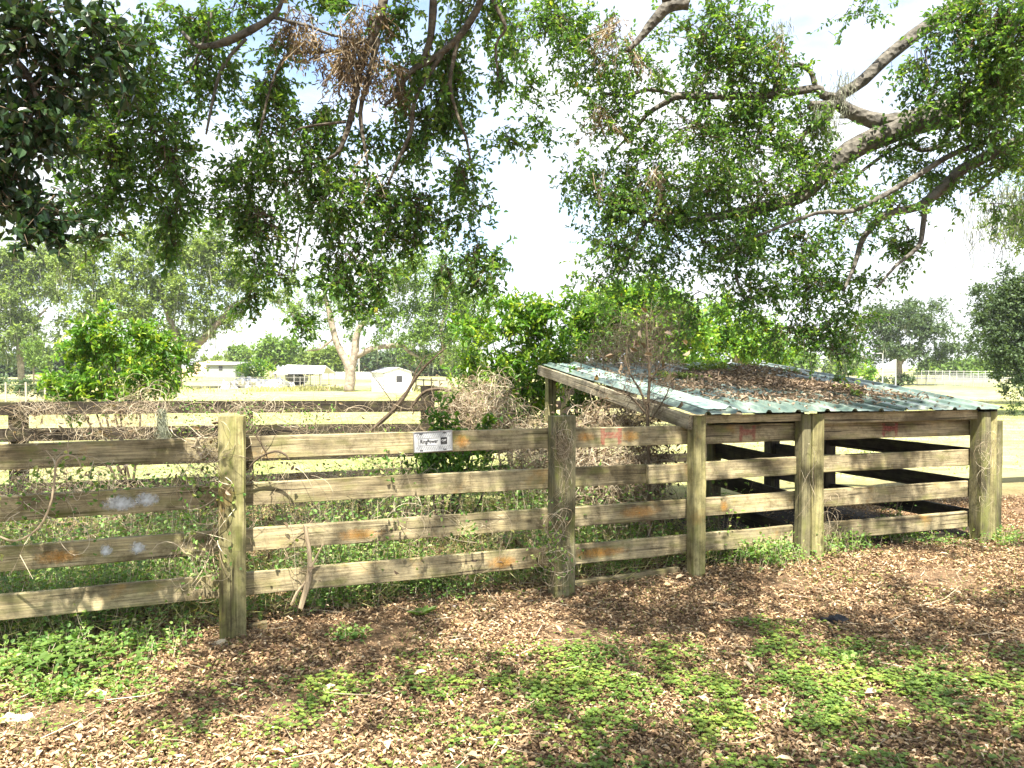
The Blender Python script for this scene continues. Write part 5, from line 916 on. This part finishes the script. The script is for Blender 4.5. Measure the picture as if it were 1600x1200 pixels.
def slab(m, pts, t=.06): 
    P = np.array(pts); m.add(np.concatenate([P, P+[0, 0, t]]), quads=[(3, 2, 1, 0), (4, 5, 6, 7), (0, 1, 5, 4), (1, 2, 6, 5), (2, 3, 7, 6), (3, 0, 4, 7)])
slab(m, [pp(-o, -o, hw-.02), pp(W_/2, -o, hw+.345), pp(W_/2, D_+o, hw+.345), pp(-o, D_+o, hw-.02)]); slab(m, [pp(W_/2+.002, -o, hw+.345), pp(W_+o, -o, hw-.02), pp(W_+o, D_+o, hw-.02), pp(W_/2+.002, D_+o, hw+.345)]); m.build('roof', groof, e)
m = MB(); m.add([pp(.95, -.03, .75), pp(1.4, -.03, .75), pp(1.4, -.03, 1.25), pp(.95, -.03, 1.25)], quads=[(0, 1, 2, 3)]); wn = m.build('window', dark, e)
m = MB()
for a_, b_, c_, d_ in ((.9, 1.45, 1.25, 1.3), (.9, 1.45, .7, .75), (.9, .95, .75, 1.25), (1.4, 1.45, .75, 1.25)): m.add([pp(a_, -.04, c_), pp(b_, -.04, c_), pp(b_, -.04, d_), pp(a_, -.04, d_)], quads=[(0, 1, 2, 3)])
m.build('frame', plain('window_frame', (.45, .45, .45), .6), wn)
m = MB(); m.add([pp(-.04, -.03, -.1), pp(.05, -.04, -.1), pp(.05, -.04, hw), pp(-.04, -.03, hw)], quads=[(0, 1, 2, 3)]); m.build('corner_trim', gpost, e)
# open carport with white roof
Y = 74.; k = Y/1200; x0 = (436-800)*k; x1 = (508-800)*k; cz = float(gz(x0, Y)); e = empty('carport', ((x0+x1)/2, Y, cz), 'open carport with a long white metal roof on thin posts, boat parked underneath', 'carport')
zt = CAMZ-(571-575)*k; ze = CAMZ-(584-575)*k
m = MB(); slab(m, [(x0-.1, Y-1.5, ze), (x1+.2, Y-1.5, ze), (x1-.3, Y+1.6, zt-.1), (x0+.3, Y+1.6, zt)], .07); slab(m, [(x0+.3, Y+1.602, zt), (x1-.3, Y+1.602, zt-.1), (x1, Y+4.6, ze), (x0, Y+4.6, ze)], .07); m.build('roof', whiteroof, e)
for px in (437, 466, 482, 497, 507):
    for yy in (Y-1.4, Y+4.4): 
        m = MB(); xx = (px-800)*k; wbox(m, xx-.04, xx+.04, yy-.04, yy+.04, cz-.2, ze+.01); m.build('post', gpost, e)
# boat under it
Y = 75.; xb0 = (446-800)*Y/1200; xb1 = (479-800)*Y/1200; e = empty('boat', ((xb0+xb1)/2, Y, cz), 'dark grey covered boat resting under the carport', 'boat'); m = MB(); V = []; ns = 9
for i in range(ns):
    t = i/(ns-1); x = xb0+(xb1-xb0)*t; wv = .75*(1-max(0, .35-t)**2*6); zb = cz+.3+.35*max(0, .4-t)**2*6; V += [(x, Y-wv*.25, zb), (x, Y-wv, zb+.35), (x, Y-wv, cz+.95+.12*(1-t)), (x, Y+wv, cz+.95+.12*(1-t)), (x, Y+wv, zb+.35), (x, Y+wv*.25, zb)]
q = []
for i in range(ns-1): q += [(i*6+j, i*6+(j+1) % 6, (i+1)*6+(j+1) % 6, (i+1)*6+j) for j in range(6)]
m.add(V, quads=q, ngons=[[5, 4, 3, 2, 1, 0], [(ns-1)*6+j for j in range(6)]]); m.build('hull', plain('boat_grey', (.22, .22, .22), .5, var=.3, scale=2), e)
m = MB(); tube(m, [(xb0+.3, Y-.1, cz+1.12), ((xb0+xb1)/2, Y-.1, cz+1.3), (xb1-.3, Y-.1, cz+1.0)], [.12, .3, .1], 7, .1); m.build('cover', plain('boat_cover', (.1, .1, .11), .7), e)
m = MB(); wbox(m, xb0+.7, xb1-.3, Y-.6, Y+.6, cz+.16, cz+.29); 
for xx in (xb0+1.2, xb1-.5): tube(m, [(xx, Y-.8, cz+.2), (xx, Y-.65, cz+.2)], [.2, .2], 12, 0, sub=1)
m.build('trailer', dark, e)
# pile of white rubble
Y = 70.; rb = plain('broken_concrete', (.62, .61, .6), .85, var=.25, scale=3); m = MB(); r2 = np.random.default_rng(4)
for i in range(150):
    px = r2.uniform(367, 447); x = (px-800)*Y/1200; s = r2.uniform(.12, .34); yy = Y+r2.normal()*.9; zz = float(gz(x, yy))+r2.uniform(0, .55)*math.exp(-((px-407)/40)**4); Rm = Matrix.Rotation(r2.uniform(0, 6), 3, Vector(r2.normal(size=3)).normalized())
    V = [Rm @ Vector((a*s*1.5, b*s, c*s*.6)) for a in (-1, 1) for b in (-1, 1) for c in (-1, 1)]; V = [np.array(v)*(1+.2*r2.normal())+[x, yy, zz] for v in V]; m.add(V, quads=[(0, 1, 3, 2), (4, 6, 7, 5), (0, 4, 5, 1), (2, 3, 7, 6), (0, 2, 6, 4), (1, 5, 7, 3)])
tag(m.build('rubble', rb), kind='stuff')
# white low house and orange earth mound far left of the carport
Y = 108.; k = Y/1200; x0, x1 = (322-800)*k, (368-800)*k; zz = float(gz(x0, Y)); e = empty('farm_house', (x0, Y, zz), 'low white building with a dark window between the mossy oak and the yellow shrub', 'house')
m = MB(); wbox(m, x0, x1, Y, Y+5, zz-.3, CAMZ-(570-575)*k); m.build('wall', plain('grey_wall', (.26, .27, .27), .8), e); m = MB(); slab(m, [(x0-.3, Y-.3, CAMZ+.46), (x1+.3, Y-.3, CAMZ+.46), (x1+.3, Y+5.3, CAMZ+.8), (x0-.3, Y+5.3, CAMZ+.8)], .1); m.build('roof', groof, e)
m = MB(); xx = (345-800)*k; wbox(m, xx-.25, xx+.25, Y-.06, Y-.01, 1.3, 1.9); m.build('window', dark, e)
Y = 128.; m = MB(); gx, gy = np.meshgrid(np.linspace(-58, -40, 30), np.linspace(Y-6, Y+6, 14)); zz2 = gz(gx, gy)-.2+2.5*np.exp(-((gx+49.5)/5.)**4)*np.exp(-((gy-Y)/3.4)**2)+.08*rng.normal(size=gx.shape); a_, b_ = np.meshgrid(np.arange(29), np.arange(13)); kk = (b_*30+a_).ravel()
m.add(np.stack([gx, gy, zz2], -1).reshape(-1, 3), quads=np.stack([kk, kk+1, kk+31, kk+30], 1)); tag(m.build('earth_mound', plain('orange_earth', (.55, .38, .22), .95, var=.15, scale=.8)), kind='structure')
# ------------------------------------------------------------------ far fences, poles
def wire_fence(label, pts, Yf, n, h, rails, pr=.05, rr=.012, mat=None, name='field_fence', picket=0, rmat=None):
    x0, x1 = (pts[0]-800)*Yf[0]/1200, (pts[1]-800)*Yf[1]/1200; t = np.linspace(0, 1, n); X = x0+(x1-x0)*t; YY = Yf[0]+(Yf[1]-Yf[0])*t; Zg = gz(X, YY); e = empty(name, (X[0], YY[0], Zg[0]), label, 'fence')
    for i in range(n): m = MB(); tube(m, [(X[i], YY[i], Zg[i]-.1), (X[i], YY[i], Zg[i]+h+.05)], [pr, pr*.9], 6, .05, sub=1); m.build('post', mat or gpost, e)
    for z in rails:
        m = MB(); P = np.stack([X, YY, Zg+z], 1); prisms(m, P[:-1], P[1:], rr, rr, sides=4); m.build('rail' if rr > .02 else 'wire', rmat or mat or gpost, e)
    if picket:
        tt = np.linspace(0, 1, picket); A = np.stack([x0+(x1-x0)*tt, Yf[0]+(Yf[1]-Yf[0])*tt, 0*tt], 1); A[:, 2] = gz(A[:, 0], A[:, 1]); m = MB(); prisms(m, A, A+[0, 0, h], rr*1.2, rr*1.2, sides=4); m.build('mesh_panel', rmat or mat or gpost, e)
    return e
galv = plain('galvanised', (.42, .43, .44), .5, .5); wht = plain('white_paint_rail', (.45, .45, .43), .6)
wire_fence('galvanised chain-link fence across the right side of the pasture', (1420, 1640), (78, 66), 15, 1.25, (.05, 1.25), .035, .018, galv, picket=110)
wire_fence('white rail fence along the road behind the chain-link fence', (1440, 1680), (97, 92), 22, 1.1, (.45, 1.05), .035, .022, wht, name='rail_fence')
wire_fence('old wire field fence with two pale wooden posts at the far left', (-60, 70), (34, 38), 5, 1.0, (.3, .6, .95), .05, .006, plain('old_post', (.38, .34, .27), .9))
wire_fence('thin field fence in front of the rubble pile and carport', (290, 520), (66, 66), 10, 1.0, (.3, .65, 1.0), .035, .012, gpost)
wire_fence('pale board fence behind the forked oak', (505, 600), (100, 100), 10, .9, (.2, .8), .05, .04, plain('pale_fence', (.5, .52, .52), .8), name='picket_fence', picket=60)
wire_fence('dark post fence right of the white shed', (650, 700), (62, 58), 5, .95, (.4, .9), .06, .05, plain('old_dark_post', (.2, .18, .15), .9))
far_tree('vine-covered hedge along the old field fence at the far left', (40, 600), 40, [(10, 602, 24, 8), (45, 604, 26, 8), (80, 606, 20, 7), (-30, 600, 30, 9)], 'far_leaf_dark', None, leaf=.14, dens=60, cat='hedge', name='hedge')
def pole(label, px, Y, ytop, r, name, cat):
    x = (px-800)*Y/1200; z = float(gz(x, Y)); zt = CAMZ-(ytop-575)*Y/1200; e = empty(name, (x, Y, z), label, cat); m = MB(); tube(m, [(x, Y, z-.1), (x, Y, zt)], [r, r*.8], 8, 0, sub=1); m.build('pole', galv if cat != 'utility pole' else gpost, e); return e, x, z, zt
e, x, z, zt = pole('slim grey street lamp left of the broad oak trunk', 1379, 72, 553, .07, 'street_lamp', 'street lamp')
m = MB(); tube(m, [(x, 72, zt-.05), (x-.15, 72, zt+.06), (x-.4, 72, zt+.05)], [.04, .035, .03], 6, 0); m.build('arm', galv, e); m = MB(); wbox(m, x-.62, x-.38, 71.9, 72.1, zt, zt+.09); m.build('lamp_head', galv, e)
e, x, z, zt = pole('pale flagpole with a slanting white flag in front of the broad oak', 1399.5, 70, 561, .07, 'flagpole', 'flagpole')
m = MB(); nn = 9; V = []
for i in range(nn):
    t = i/(nn-1); V += [(x-.06-.75*t, 70+.06*math.sin(t*7), zt-.05-.42*t), (x-.06-.55*t, 70+.06*math.sin(t*7+.5), zt-.62-.28*t+.25*t*t)]
m.add(V, quads=[(2*i, 2*i+1, 2*i+3, 2*i+2) for i in range(nn-1)]); m.build('flag', plain('faded_flag', (.78, .68, .68), .7, var=.12, scale=3), e)
pole('thin utility pole behind the forked oak', 561, 104, 541, .11, 'utility_pole', 'utility pole')

# ------------------------------------------------------------------ hazy air
HZ = .00035
if HZ > 0:
    hm = bpy.data.materials.new('hazy_air'); hm.use_nodes = True; hn = hm.node_tree
    hn.nodes.remove(hn.nodes['Principled BSDF']); pv = hn.nodes.new('ShaderNodeVolumePrincipled'); pv.inputs['Density'].default_value = HZ; pv.inputs['Color'].default_value = (.92, .95, 1, 1); pv.inputs['Anisotropy'].default_value = .1
    hn.links.new(pv.outputs[0], hn.nodes['Material Output'].inputs['Volume'])
    m = MB(); wbox(m, -950, 950, -100, 1520, -3.5, 31); tag(m.build('haze', hm), kind='stuff')
